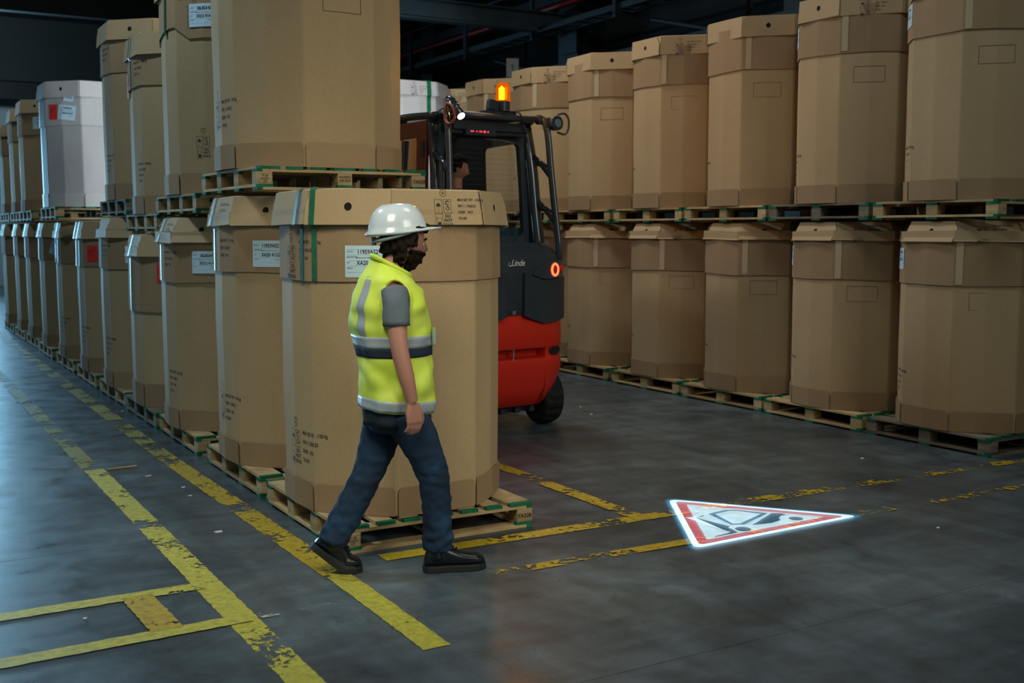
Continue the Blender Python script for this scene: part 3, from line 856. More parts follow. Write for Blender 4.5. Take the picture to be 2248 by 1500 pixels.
    if strap is not None:
        for (f, u, w) in strap:
            us = [u-w/2, u, u+w/2]; V = []; F = []
            prf = [(cb, 'c'), (cb+0.1, 'c'), (H-skirt-0.02, 'c'), (H-skirt, 'l'), (H-skirt*0.5, 'l'), (H-0.004, 'l'), (H+0.012, 't'), (H+0.014, 'u')]
            for z, k in prf:
                for q in us:
                    if k == 'c': p = wrap(f, q, z, 0.019, 0.020, zf=prof)
                    elif k == 'l': p = lidpt(f, q, z-(H-skirt), 0.0125, H, fl, topin, skirt)
                    elif k == 't':
                        p = lidpt(f, q, skirt, -0.02, H, fl, topin, skirt); p.z = z
                    else:
                        p = lidpt(f, q, skirt, -0.40, H, fl, topin, skirt); p.z = H+0.022
                    V.append(p)
            for i in range(len(prf)-1):
                for k in range(2): F.append((3*i+k, 3*i+k+1, 3*i+3+k+1, 3*i+3+k))
            link('strap', mesh('strap', V, F), STRAP, root, 'green plastic strap')
    return root
# carton faces, counted counter-clockwise from +X: 4 = -X, 5 = -X-Y, 6 = -Y, 7 = +X-Y, 3 = -X+Y
# u is positive counter-clockwise; seen from outside that is to the right
W1 = ('11959A52', 'XA20 41G27'); W2 = ('1BL85A42', 'XG12 41A43')
LC = 2.615
ORD = ['nearest', 'second', 'third', 'fourth', 'fifth', 'sixth', 'seventh', 'eighth', 'ninth', 'tenth', 'eleventh']
left_y = [5.85, 7.22, 8.72, 9.98, 11.32, 12.72, 14.20, 15.75, 17.15, 18.5, 19.9]
LY = 1.25; LX = 1.12
left_lower = [
 dict(H=1.72, labels=[(5, 0.10, 1.345, 0.245, 0.165, W1, 0)], strap=[(4, 0.16, 0.040), (5, -0.20, 0.030)], syms=[(6, -0.02, -0.015, 'lid', 0.72), (4, -0.05, 1.24, 'collar', 0.9), (4, -0.06, 0.22, 'body', 0.95)],
      weights=[(6, 0.115, 0.02, 'lid', 0.62, 4), (4, 0.10, 0.24, 'body', 0.95, 4), (4, 0.12, 1.30, 'collar', 0.8, 3)], topin=0.0, fl=0.045),
 dict(H=1.72, labels=[(5, 0.03, 1.36, 0.245, 0.165, W1, 0)], strap=[(4, -0.14, 0.035)], syms=[(4, -0.12, 0.26, 'body', 0.9)], weights=[(4, 0.02, 0.26, 'body', 0.95, 4), (4, 0.02, 1.28, 'collar', 0.9, 3), (4, 0.0, 0.01, 'lid', 0.7, 3)], topin=0.02, fl=0.04),
 dict(H=1.60, labels=[(5, 0.05, 1.27, 0.245, 0.165, W2, 0)], strap=[(4, -0.10, 0.035)], syms=[], weights=[(4, 0.04, 0.26, 'body', 0.95, 4), (4, 0.04, 1.18, 'collar', 0.9, 3), (4, 0.0, 0.01, 'lid', 0.7, 3)], topin=0.05, fl=0.04),
 dict(H=1.47, labels=[(5, 0.0, 1.15, 0.13, 0.165, 'red', 0)], strap=[(4, -0.02, 0.035)], syms=[(5, 0.06, 0.2, 'body', 0.8), (5, 0.02, 0.85, 'collar', 0.7)], weights=[], collar_bot=0.66, topin=0.03, bot=0.2),
 dict(H=1.62, labels=[(5, 0.06, 1.28, 0.20, 0.165, W1, 0)], syms=[], weights=[(4, 0.05, 0.3, 'body', 0.95, 4), (4, 0.04, 1.2, 'collar', 0.9, 3)], topin=0.04),
 dict(H=1.60, labels=[(5, -0.12, 1.26, 0.13, 0.165, 'red', 0), (5, 0.14, 1.25, 0.2, 0.165, W1, 0)], strap=[(4, -0.12, 0.03), (4, 0.08, 0.03)], weights=[(4, 0.05, 0.3, 'body', 0.95, 4)], topin=0.02),
 dict(H=1.60, labels=[(4, 0.0, 1.26, 0.10, 0.165, 'red', 0)], strap=[(4, 0.1, 0.03)], weights=[(4, 0.1, 0.3, 'body', 0.95, 4)], topin=0.02),
 dict(H=1.60, labels=[(5, -0.02, 1.26, 0.2, 0.165, W1, -0.35)], strap=[(4, 0.0, 0.03)], syms=[(5, 0.0, 0.25, 'body', 0.9)], topin=0.02),
 dict(H=1.60, labels=[(5, 0.02, 1.26, 0.2, 0.165, W1, 0)], strap=[(4, 0.0, 0.03)], topin=0.02),
 dict(H=1.60, labels=[(5, 0.02, 1.26, 0.22, 0.165, W2, 0)], strap=[(4, 0.0, 0.03)], topin=0.02),
 dict(H=1.60, labels=[(5, 0.1, 1.20, 0.13, 0.165, W1, 0)], syms=[(5, 0.0, 0.25, 'body', 0.9)], topin=0.02)]
ldesc = ['large brown carton with open top edge and green strap behind the walking person',
 'brown carton with white label in bottom tier directly behind the frontmost carton',
 'brown carton with white label, bottom tier of left row, third from camera',
 'brown carton with red label and deep collar, bottom tier, fourth on left',
 'brown carton, bottom tier of left row, fifth from camera',
 'brown carton with red label under two green straps, bottom tier, sixth on left',
 'brown carton, bottom tier of left row, seventh from camera',
 'brown carton with tilted white label, bottom tier, eighth on left',
 'narrow glimpse of brown carton, bottom tier, ninth on left',
 'brown carton with small white label, bottom tier, tenth on left',
 'brown carton at the left photo edge, bottom tier, eleventh on left']
for i, y in enumerate(left_y):
    pr = None
    if i == 0: pr = [(2, [('TA328', 0.032, 0, -0.012)], False), (0, [('IT-06', 0.020, 0, 0.008), ('AD8DU', 0.018, 0, -0.008), ('HT', 0.018, 0, -0.024)], True)]
    pallet((LC+random.uniform(-.01, .01), y, 0), LX, LY, 4, ('wooden pallet on the floor under the ' + ORD[i] + ' carton stack of the left row') if i else 'wooden pallet with green board ends and TA328 stamp under the frontmost carton',
           'pallets on the floor in the left row', rz=random.uniform(-.01, .01) if i else 0.0, old=(i in (3,)), prints=pr)
    kw = left_lower[i]
    carton((LC+(0 if i < 2 else random.uniform(-.02, .02)), y+0.01, PH), ldesc[i], 'lower cartons of the left row', variant_=i % 4, holes=1, **kw)
# upper tier of the left row: (index, lower carton height, params)
U = [(1, dict(H=1.70, syms=[(4, -0.14, 0.26, 'body', 0.9)], weights=[(4, 0.02, 0.26, 'body', 0.95, 4)], rects=[(6, 0.02, 1.02, 0.25, 0.13)], labels=[(5, 0.0, 1.36, 0.245, 0.165, W1, 0)]),
      'huge brown carton on the upper tier, cropped by the top edge, nearest on left'),
     (2, dict(H=1.66, labels=[(5, 0.02, 1.29, 0.245, 0.165, W2, 0)], strap=[(4, 0.05, 0.035)], syms=[(5, -0.08, 0.26, 'body', 0.8), (5, -0.12, 1.20, 'collar', 0.8)], weights=[(5, 0.12, 0.24, 'body', 0.8, 4)], sagcollar=True),
      'brown carton with notched collar and white label, upper tier, second on left'),
     (3, dict(H=1.50, labels=[(4, -0.2, 1.1, 0.10, 0.2, 'red', 0)], strap=[(4, 0.0, 0.03)], weights=[(4, 0.1, 0.26, 'body', 0.9, 4), (4, 0.1, 1.1, 'collar', 0.9, 3)], collar_bot=0.44),
      'shorter brown carton with green strap, upper tier, third on left'),
     (4, dict(H=1.66, labels=[(5, 0.10, 1.32, 0.22, 0.165, W1, 0)], weights=[(4, 0.0, 0.26, 'body', 0.9, 4), (4, 0.0, 1.25, 'collar', 0.9, 3)]),
      'tall brown carton with white label on upper tier, fourth on left'),
     (6, dict(H=1.43, labels=[(5, -0.11, 1.08, 0.10, 0.17, 'red', 0), (5, 0.06, 1.07, 0.21, 0.165, W1, -0.12), (5, 0.09, 1.24, 0.12, 0.09, W2, -0.15)], syms=[(6, 0.02, 0.2, 'body', 0.6)], collar_bot=0.50, white=True),
      'carton with red label and two pale labels, far upper tier on left'),
     (8, dict(H=1.52, labels=[(5, 0.06, 1.2, 0.2, 0.165, W1, 0)]),
      'brown carton with one small white label, far upper tier on left'),
     (9, dict(H=1.52), 'plain brown carton second from the left photo edge, upper tier'),
     (10, dict(H=1.40), 'pale sliver of carton at the left photo edge, upper tier')]
for (i, kw, lab) in U:
    y = left_y[i]
    z = PH + left_lower[i]['H'] + 0.03
    pr = None
    if i == 1:
        pr = [(2, [('TA328', 0.032, 0, -0.012)], False), (1, [('PROPERTY', 0.016, 0, 0.010), ('P95 8 H', 0.022, 0, -0.014)], False), (0, [('IT-06', 0.020, 0, 0.008), ('AD8DU', 0.018, 0, -0.008), ('HT', 0.018, 0, -0.024)], True)]
    dx = {1: 0.02, 2: 0.04, 3: 0.05, 4: 0.07, 6: -0.12, 8: -0.02}.get(i, 0)
    pallet((LC+dx, y, z), LX, LY, 4, 'wooden pallet on the upper tier under the ' + {1: 'cropped huge carton', 2: 'carton with notched collar', 3: 'shorter carton with green strap', 4: 'tall carton, fourth on left', 6: 'carton with red and pale labels', 8: 'far carton with one white label', 9: 'plain far left carton', 10: 'carton at the left photo edge'}[i],
           'pallets of the upper tier on the left', rz=random.uniform(-.012, .012) if i > 1 else 0, prints=pr, old=(i in (4,)))
    carton((LC+dx, y+0.01, z+PH), lab, 'upper cartons of the left row', variant_=i % 4, holes=1, **kw)

# right row
RC = 7.57
right_y = [5.73, 6.92, 8.10, 9.29, 10.52, 11.75, 12.96, 14.18]
RN = ['rightmost, cropped by the right edge', 'second from the right', 'third from the right', 'fourth from the right', 'fifth from the right', 'sixth from the right, partly behind the forklift', 'seventh from the right, behind the beacon', 'farthest, behind the white carton']
for i, y in enumerate(right_y):
    par = 1 if i in (2, 4) else 0                       # which faces carry the punched holes
    zz = 0
    for tier in (0, 1):
        if tier == 0: H = 1.575; z = 0.0; ti = 0.075; fl = 0.036
        else: H = 1.70; z = PH + 1.575 + 0.012; ti = 0.0; fl = 0.022
        pallet((RC+random.uniform(-.01, .01), y, z), 1.14, 1.14, 3, ('wooden pallet, %s tier of right row, ' % ('bottom' if not tier else 'upper')) + RN[i].split(',')[0] + (' at the frame edge' if i == 0 else ''),
               'pallets of the right row', rz=random.uniform(-.012, .012), old=(i, tier) in ((0, 0), (1, 1)))
        lab = []
        if i < 3: lab = [(3, 0.10, H-0.29, 0.245, 0.165, W1, 0)]
        fr = (5, 0.0, 0.98 if tier == 0 else 1.04, 0.25, 0.13)
        sym = [(5, -0.09, -0.015, 'lid', 0.62)] if par == 0 else [(6, -0.1, -0.015, 'lid', 0.62)]
        wt = [(5, 0.03, 0.02, 'lid', 0.55, 4)] if par == 0 else []
        wt += [(3, 0.05, 0.24, 'body', 0.95, 4)]
        rc = carton((RC, y, z+PH), 'brown octagonal carton, %s tier of right row, ' % ('bottom' if not tier else 'upper') + RN[i], 'cartons of the right row', H=H, holes=par, variant_=(i+tier) % 4,
               topin=ti, fl=fl, labels=lab, syms=sym, weights=wt, rects=[fr], tape=(5, -0.20 if par == 0 else -0.17, 0.052), rz=random.uniform(-.012, .012), skirt=0.155 if tier == 0 else 0.185)
        rc.scale = (1, 0.952, 1)
# white coated carton standing at the far end of the aisle
pallet((6.29, 13.75, 0), 1.14, 1.14, 3, 'wooden pallet on the floor below the white topped carton stack', 'pallets of the far stack')
carton((6.29, 13.75, PH), 'brown carton below the white carton, hidden behind the forklift cab', 'cartons of the far stack', H=1.60)
pallet((6.29, 13.75, PH+1.61), 1.14, 1.14, 3, 'wooden pallet carrying the white topped carton behind the forklift', 'pallets of the far stack')
carton((6.29, 13.75, 2*PH+1.61), 'white carton with green strap standing behind the forklift roof', 'cartons of the far stack', H=1.66, white=True, strap=[(6, 0.13, 0.06)], syms=[(6, -0.12, -0.01, 'lid', 0.62)], weights=[(6, 0.0, 0.02, 'lid', 0.5, 4)], holes=1)

# litter on the floor
bm = bmesh.new(); bx(bm, (0, 0, 0.006), (0.20, 0.028, 0.010), Matrix.Rotation(0.1, 3, 'Z'), 0.002)
o = link('wood_splinter', bm_mesh('wood_splinter', bm), WOOD); o.location = (1.50, 7.95, 0); setp(o, 'pale wood splinter lying on the floor between the yellow lines', 'debris')
FLECK = simple('paper_fleck', (0.6, 0.62, 0.6), 0.8)
for k, (x, y, s) in enumerate([(1.60, 7.6, .03), (1.72, 7.15, .02), (1.70, 6.9, .02), (1.62, 5.98, .03), (2.0, 10.5, .02), (0.75, 4.9, .012), (5.6, 8.2, .02), (5.75, 8.6, .02), (5.1, 4.05, .015), (6.2, 5.6, .02)]):
    bm = bmesh.new()
    n = random.randint(5, 7); vs = [bm.verts.new((s*random.uniform(.5, 1)*math.cos(2*PI*q/n), s*random.uniform(.4, .8)*math.sin(2*PI*q/n), 0.004+0.002*random.random())) for q in range(n)]
    f = bm.faces.new(vs); r = bmesh.ops.extrude_face_region(bm, geom=[f])
    for v in r['geom']:
        if isinstance(v, bmesh.types.BMVert): v.co.z = 0.0005
    o = link('paper_scrap', bm_mesh('paper_scrap', bm), FLECK); o.location = (x, y, 0.001)
    setp(o, 'tiny pale scrap of litter lying on the dark floor', 'debris', 'tiny scraps on the floor')

#PART2
# ------------------------------------------------------------------ forklift
BLK = grained('anthracite_plastic', (0.022, 0.030, 0.038), (0.030, 0.040, 0.050), (1, 1, 1), 4, 0.38, 0.03, 0.0)
BLKG = simple('anthracite_paint', (0.030, 0.044, 0.055), 0.22, coat=0.4)
RED = simple('forklift_red_paint', (0.56, 0.020, 0.007), 0.36, coat=0.15)
MAROON = simple('door_frame_brown', (0.16, 0.045, 0.035), 0.4)  # one even red-brown tone for the left door frame
RUBBER = grained('tyre_rubber', (0.012, 0.013, 0.014), (0.022, 0.023, 0.024), (1, 1, 1), 20, 0.75, 0.3, 0.0)
CHROME = simple('worn_metal', (0.45, 0.45, 0.46), 0.3, metal=1.0)
def glass_mat(name, tint=(0.82, 0.88, 0.9)):
    m = bpy.data.materials.new(name); m.use_nodes = True; nt = m.node_tree; L = nt.links
    nt.nodes.remove(nt.nodes['Principled BSDF'])
    t = N(nt, 'ShaderNodeBsdfTransparent'); t.inputs[0].default_value = (*tint, 1)
    g = N(nt, 'ShaderNodeBsdfGlossy'); g.inputs['Roughness'].default_value = 0.03; g.inputs[0].default_value = (0.9, 0.95, 1, 1)
    f = N(nt, 'ShaderNodeFresnel'); f.inputs[0].default_value = 1.52
    ma = N(nt, 'ShaderNodeMath', operation='MULTIPLY_ADD', i_1=1.0, i_2=0.03); L.new(f.outputs[0], ma.inputs[0])
    mx = N(nt, 'ShaderNodeMixShader'); L.new(ma.outputs[0], mx.inputs[0]); L.new(t.outputs[0], mx.inputs[1]); L.new(g.outputs[0], mx.inputs[2])
    L.new(mx.outputs[0], nt.nodes['Material Output'].inputs['Surface'])
    return m
GLASS = glass_mat('cab_glass')
fk = empty('forklift', (4.53, 7.75, 0), math.radians(6), 'red and anthracite forklift with cab and amber beacon, seen from behind', 'forklift')
FW, FR = 0.61, 0.24
def cw_ring(z, w, r, ry, yf=1.25, slot=None, n=7):
    """plan outline of the rear body: left front, round the back, right front"""
    pts = [(-w, yf), (-w, yf*0.5)]
    for k in range(n):
        a = math.radians(90*k/(n-1)); pts.append((-w+r-r*math.cos(a), ry+r-r*math.sin(a)))
    xs = [-(w-r)*0.995, -0.33, -0.32, -0.1, 0.1, 0.32, 0.33, (w-r)*0.995]
    for x in xs: pts.append((x, ry + (slot if slot and abs(x) <= 0.325 else 0)))
    for k in range(n):
        a = math.radians(90*k/(n-1)); pts.append((w-r+r*math.sin(a), ry+r-r*math.cos(a)))
    pts += [(w, yf*0.5), (w, yf)]
    return [(x, y, z) for x, y in pts]
def cw_surf(s, z, off, w=FW, r=FR, ry=0.0):
    sg_ = 1 if s >= 0 else -1; s = abs(s); fl_ = w-r
    if s <= fl_: p = (s, ry-off)
    elif s <= fl_+r*PI/2:
        a = (s-fl_)/r; p = (fl_+(r+off)*math.sin(a), ry+r-(r+off)*math.cos(a))
    else: p = (w+off, ry+r+(s-fl_-r*PI/2))
    return Vector((sg_*p[0], p[1], z))
bm = bmesh.new()
loft(bm, [cw_ring(0.20, 0.46, 0.20, 0.10), cw_ring(0.25, 0.50, 0.22, 0.05), cw_ring(0.36, 0.56, 0.24, 0.012), cw_ring(0.50, FW, FR, 0.0), cw_ring(0.585, FW, FR, -0.004),
          cw_ring(0.60, FW, FR, 0.004), cw_ring(0.612, FW, FR, 0.01, slot=0.11), cw_ring(0.672, FW, FR, 0.01, slot=0.11), cw_ring(0.685, FW, FR, 0.004), cw_ring(0.70, FW, FR, -0.004),
          cw_ring(0.88, FW, FR, -0.004), cw_ring(0.97, FW-0.01, FR, 0.03), cw_ring(1.0, FW-0.03, FR, 0.06)])
cwm = bm_mesh('counterweight', bm, True)
o = link('counterweight', cwm, RED, fk)
m = o.modifiers.new('e', 'EDGE_SPLIT'); m.split_angle = math.radians(40)
# near-black panels painting shade for openings beside the coupling slot, tow pin
for s in (-0.44, 0.44):
    bm = bmesh.new(); vs = []
    us = [s-0.075, s-0.05, s, s+0.05, s+0.07]; hh = [0.012, 0.030, 0.036, 0.028, 0.010]
    link('recess_shade', strip_panel(us, lambda u: 0.655-hh[us.index(u)], lambda u: 0.655+hh[us.index(u)], lambda u, z, o_: cw_surf(u, z, 0.004+o_), 0.001, 'recess_shade'), HOLE_SHADE, o, 'dark oval panel for the shade of an opening'); bm.free()
bm = bmesh.new(); cyl(bm, (0.02, 0.035, 0.78), 0.010, 0.42, n=12); cyl(bm, (0.02, 0.035, 0.985), 0.035, 0.03, n=16); bx(bm, (0.02, 0.045, 1.0), (0.07, 0.02, 0.04), bev=0.006)
link('tow_pin', bm_mesh('tow_pin', bm), CHROME, fk)
# anthracite upper rear body
bm = bmesh.new()
loft(bm, [cw_ring(0.965, FW-0.012, FR, 0.014), cw_ring(1.05, FW-0.008, FR, 0.006), cw_ring(1.25, FW-0.006, FR, 0.002), cw_ring(1.42, FW-0.015, FR, 0.012), cw_ring(1.50, FW-0.04, FR, 0.05), cw_ring(1.54, FW-0.07, FR, 0.10)])
o = link('engine_cover', bm_mesh('engine_cover', bm, True), BLK, fk); o.modifiers.new('e', 'EDGE_SPLIT').split_angle = math.radians(40)
def pod(name, us, lo, hi, off, th, mat, sgn_, parent, label=None):
    usx = [sgn_*u for u in us]
    me = strip_panel(usx, lambda u: lo[usx.index(u)], lambda u: hi[usx.index(u)], lambda u, z, o_: cw_surf(u, z, off+o_), th, name)
    return link(name, me, mat, parent, label)
for sgn_ in (1, -1):
    pod('side_cover', [0.09, 0.19, 0.29, 0.37, 0.45, 0.53, 0.62, 0.74, 0.90], [0.955, 0.920, 0.888, 0.895, 0.905, 0.92, 0.93, 0.94, 0.95], [1.30, 1.27, 1.24, 1.243, 1.25, 1.26, 1.27, 1.28, 1.28], 0.002, 0.030, BLK, sgn_, fk)
    h = pod('lamp_housing', [0.19, 0.25, 0.32, 0.37, 0.45, 0.53, 0.60], [1.283, 1.262, 1.248, 1.252, 1.258, 1.27, 1.285], [1.290, 1.345, 1.395, 1.40, 1.40, 1.395, 1.388], 0.002, 0.018, BLKG, sgn_, fk)
    # ring tail lamp
    ac = 0.405; cen = cw_surf(sgn_*ac, 1.325, 0.024); a_ = (ac-(FW-FR))/FR*sgn_
    t = Vector((math.cos(a_), math.sin(a_), 0)); nn_ = Vector((math.sin(a_), -math.cos(a_), 0)); up = Vector((0, 0, 1))
    bm = bmesh.new()
    rings = []
    for k in range(28):
        b = 2*PI*k/28; c = cen+t*math.cos(b)*0.036+up*math.sin(b)*0.047; d = (t*math.cos(b)+up*math.sin(b))
        rings.append([bm.verts.new(c+d*math.cos(q)*0.0095+nn_*math.sin(q)*0.009) for q in (0, PI/3, 2*PI/3, PI, 4*PI/3, 5*PI/3)])
    for k in range(28):
        A, B = rings[k], rings[(k+1) % 28]
        for q in range(6): bm.faces.new((A[q], A[(q+1) % 6], B[(q+1) % 6], B[q]))
    link('tail_lamp_ring', bm_mesh('tail_lamp_ring', bm, True), simple('tail_lamp_glow', (0.8, 0.05, 0.02), 0.4, emit=(1.0, 0.09, 0.03), es=4.2), h, 'glowing red ring lamp')
    bm = bmesh.new(); vs = [bm.verts.new(cen+t*math.cos(2*PI*k/20)*0.029+up*math.sin(2*PI*k/20)*0.040) for k in range(20)]; bm.faces.new(vs)
    link('lamp_centre', bm_mesh('lamp_centre', bm), simple('tail_lamp_core', (0.25, 0.02, 0.015), 0.25, emit=(0.6, 0.02, 0.01), es=0.12), h)
    c2 = cw_surf(sgn_*0.50, 1.335, 0.023)
    bm = bmesh.new(); cyl(bm, (0, 0, 0), 0.030, 0.012, 'Y', 18)
    o = link('side_reflector', bm_mesh('side_reflector', bm), simple('dark_red_lens', (0.25, 0.01, 0.008), 0.2, emit=(0.5, 0.01, 0.005), es=0.15), h); o.location = c2; o.rotation_euler = (0, 0, (0.50-(FW-FR))/FR*sgn_); o.scale = (0.7, 1, 1)
# maker's script on the cover
a = Art(); a.add(text2d('Linde', 0.072, shear=0.35, bold=0.006, sx=0.86), -0.042, 0)
a.ring(-0.050, 0.012, 0.016, 0.003, 90, 300, 12); a.line((-0.062, 0.004), (-0.02, 0.0015), 0.003)
link('lettering', mesh('lettering', [(x+0.012, -0.003-0.0005, 1.362+y) for x, y in a.v], a.f), simple('silver_lettering', (0.75, 0.78, 0.8), 0.3), fk, 'silver script lettering')
bm = bmesh.new(); bx(bm, (-0.14, 0.012, 1.12), (0.42, 0.012, 0.26), bev=0.006)
link('cover_panel', bm_mesh('cover_panel', bm), BLK, fk)
# chassis, steps, front
bm = bmesh.new(); bx(bm, (0, 1.45, 0.62), (1.14, 0.75, 0.80), bev=0.04); bx(bm, (0, 0.9, 0.20), (0.72, 1.4, 0.14), bev=0.02)
for k in range(5): bx(bm, (-0.3+k*0.15, 0.25, 0.16), (0.05, 0.2, 0.05))
link('chassis', bm_mesh('chassis', bm), BLK, fk)
# wheels
def wheel(x, y, r, wd, turn=0.0):
    root = link('wheel', None, None, fk) if False else None
    bm = bmesh.new()
    prof = [(r*0.60, -wd/2+0.01), (r*0.80, -wd/2), (r*0.93, -wd/2+0.012), (r*0.985, -wd/2+0.035), (r, -wd/4), (r, wd/4), (r*0.985, wd/2-0.035), (r*0.93, wd/2-0.012), (r*0.80, wd/2), (r*0.60, wd/2-0.01)]
    n = 48; R_ = []
    for k in range(n):
        a = 2*PI*k/n; g = 0.965 if k % 3 == 0 else 1.0
        R_.append([bm.verts.new((w_, (q*(g if q > r*0.95 else 1))*math.cos(a), (q*(g if q > r*0.95 else 1))*math.sin(a))) for q, w_ in prof])
    for k in range(n):
        A, B = R_[k], R_[(k+1) % n]
        for i in range(len(prof)-1): bm.faces.new((A[i], A[i+1], B[i+1], B[i]))
    t = link('tyre', bm_mesh('tyre', bm), RUBBER, fk); t.location = (x, y, r); t.rotation_euler = (0, 0, turn)
    bm = bmesh.new(); cyl(bm, (0, 0, 0), r*0.61, wd*0.62, 'X', 32); cyl(bm, (0, 0, 0), r*0.30, wd*0.8, 'X', 24, bev=0)
    for k in range(6): cyl(bm, (0, r*0.43*math.cos(k*PI/3), r*0.43*math.sin(k*PI/3)), 0.012, wd*0.70, 'X', 8)
    link('rim', bm_mesh('rim', bm), simple('rim_red', (0.25, 0.02, 0.012), 0.45), t, 'dark red wheel rim')
wheel(0.50, 0.26, 0.232, 0.19, math.radians(-8)); wheel(-0.50, 0.26, 0.232, 0.19, math.radians(-8))
wheel(0.52, 1.75, 0.30, 0.20); wheel(-0.52, 1.75, 0.30, 0.20)
# overhead guard: inner pillars, curved outer struts with rungs
def bar(name, pts, w, d, mat, parent=fk, sub=5):
    bm = bmesh.new(); tube(bm, catmull(pts, sub), w/2, 12, flat=d/w); return link(name, bm_mesh(name, bm, True), mat, parent)
for s in (1, -1):
    bar('pillar', [(s*0.47, 0.47, 2.53), (s*0.485, 0.40, 2.2), (s*0.50, 0.36, 1.8), (s*0.52, 0.33, 1.5)], 0.075, 0.10, BLKG)
    st = bar('guard_strut', [(s*0.44, 0.44, 2.56), (s*0.475, 0.27, 2.575), (s*0.492, 0.20, 2.47), (s*0.505, 0.165, 2.15), (s*0.520, 0.125, 1.8), (s*0.535, 0.09, 1.5), (s*0.545, 0.09, 1.36)], 0.062, 0.050, BLKG)
    for zz, y0, y1, x in ((2.22, 0.40, 0.17, 0.500), (1.84, 0.36, 0.13, 0.518)):
        bm = bmesh.new(); tube(bm, [(s*(x-0.01), y0, zz+0.03), (s*x, (y0+y1)/2, zz-0.02), (s*(x+0.01), y1, zz-0.10)], [0.045, 0.026, 0.045], 10, 0.7)
        link('rung', bm_mesh('rung', bm, True), BLKG, st)
    bar('roof_rail', [(s*0.47, 0.40, 2.56), (s*0.48, 0.9, 2.575), (s*0.47, 1.5, 2.55), (s*0.45, 1.85, 2.46)], 0.06, 0.07, BLKG)
    bar('front_pillar', [(s*0.46, 1.78, 2.48), (s*0.50, 1.92, 1.9), (s*0.53, 1.98, 1.25)], 0.08, 0.08, BLKG)
bm = bmesh.new(); tube(bm, [(-0.46, 0.27, 2.565), (0.46, 0.27, 2.565)], 0.026, 14)
link('roof_crossbar', bm_mesh('roof_crossbar', bm, True), simple('bar_dark_paint', (0.05, 0.055, 0.06), 0.35), fk)
bm = bmesh.new(); cyl(bm, (0, 0, 0), 0.040, 0.03, 'X', 20); cap = bm_mesh('end_cap', bm)
for s in (1, -1): o = link('end_cap', cap, BLKG, fk); o.location = (s*0.455, 0.265, 2.565)
for k in range(6):
    bm = bmesh.new(); bx(bm, (0, 0, 0), (0.035, 1.25, 0.03), bev=0.006)
    o = link('roof_slat', bm_mesh('roof_slat', bm), BLK, fk); o.location = (-0.35+k*0.14, 1.08, 2.585)
bm = bmesh.new(); bx(bm, (0, 0, 0), (0.92, 1.4, 0.008)); o = link('roof_glass', bm_mesh('roof_glass', bm), GLASS, fk); o.location = (0, 1.1, 2.555)
# rear header, window frames
def frame_panel(name, outer, hole, fn, th, mat, parent=fk, label=None):
    return link(name, panel(outer, [hole], fn, th, name), mat, parent, label)
rear_o = [(-0.46, 1.50), (0.46, 1.50), (0.45, 2.0), (0.43, 2.54), (-0.43, 2.54), (-0.45, 2.0)]
rear_h = round_poly([(-0.40, 1.60), (0.405, 1.60), (0.395, 2.0), (0.375, 2.37), (0.2, 2.40), (-0.20, 2.40), (-0.375, 2.37), (-0.395, 2.0)], 0.045, 4)
fnr = lambda u, v, o_: Vector((u, 0.42+0.10*(2.0-v)*-0.4+o_, v))
frame_panel('rear_window_frame', rear_o, rear_h, fnr, 0.05, BLKG)
link('rear_window', mesh('rear_window', [fnr(x, y, 0.025) for x, y in rear_h], [tuple(range(len(rear_h)))]), GLASS, fk, 'clear rear cab window')
bm = bmesh.new()
for k in range(16): bx(bm, (0, 0.445, 1.68+k*0.043), (0.74, 0.001, 0.0012))
link('heater_wires', bm_mesh('heater_wires', bm), simple('wire_brown', (0.10, 0.07, 0.05), 0.6), fk)['kind'] = 'stuff'
bm = bmesh.new(); bx(bm, (0, 0, 0), (0.80, 0.16, 0.10), bev=0.03); o = link('rear_header', bm_mesh('rear_header', bm), BLK, fk); o.location = (0.0, 0.38, 2.475)
bm = bmesh.new(); bx(bm, (0, 0, 0), (0.30, 0.02, 0.055), bev=0.006); dp = link('indicator_panel', bm_mesh('indicator_panel', bm), BLK, fk); dp.location = (-0.12, 0.285, 2.435)
LED = simple('red_indicator_glow', (0.8, 0.02, 0.02), 0.4, emit=(1, 0.03, 0.04), es=3.0)
bm = bmesh.new(); cyl(bm, (0, 0, 0), 0.0055, 0.01, 'Y', 10); lm = bm_mesh('indicator_light', bm)
for x, r in ((-0.10, 1), (-0.083, .9), (-0.048, .8), (-0.018, .9), (-0.004, .9), (0.028, 1.6), (0.062, 1)):
    o = link('indicator_light', lm, LED, dp); o.location = (x, -0.012, 0.004); o.scale = (r, 1, r)
# side doors
side_o = [(0.46, 1.30), (1.86, 1.30), (1.80, 2.40), (1.70, 2.52), (0.46, 2.52)]
side_h = round_poly([(0.60, 1.55), (1.70, 1.55), (1.66, 2.36), (0.60, 2.40)], 0.05, 4)
fl_ = lambda u, v, o_: Vector((-0.50-o_-0.03*(2.5-v), u, v)); frr = lambda u, v, o_: Vector((0.50+o_+0.03*(2.5-v), u, v))
frame_panel('left_door', side_o, side_h, fl_, 0.03, MAROON, fk, 'brownish left door frame')
side_h2 = round_poly([(0.58, 1.55), (1.16, 1.55), (1.16, 2.38), (0.58, 2.40)], 0.05, 4)
frame_panel('right_door', side_o, side_h2, frr, 0.03, BLK, fk)
link('left_window', mesh('left_window', [fl_(x, y, 0.015) for x, y in side_h], [tuple(range(len(side_h)))]), GLASS, fk)
bm = bmesh.new(); tube(bm, [(-0.545, 0.86, 1.5), (-0.535, 0.80, 2.38)], 0.018, 8); link('window_divider', bm_mesh('window_divider', bm), BLK, fk)
bm = bmesh.new()
for k in range(3): bx(bm, (-0.535, 0.50, 2.33-k*0.035), (0.03, 0.05, 0.022), bev=0.004)
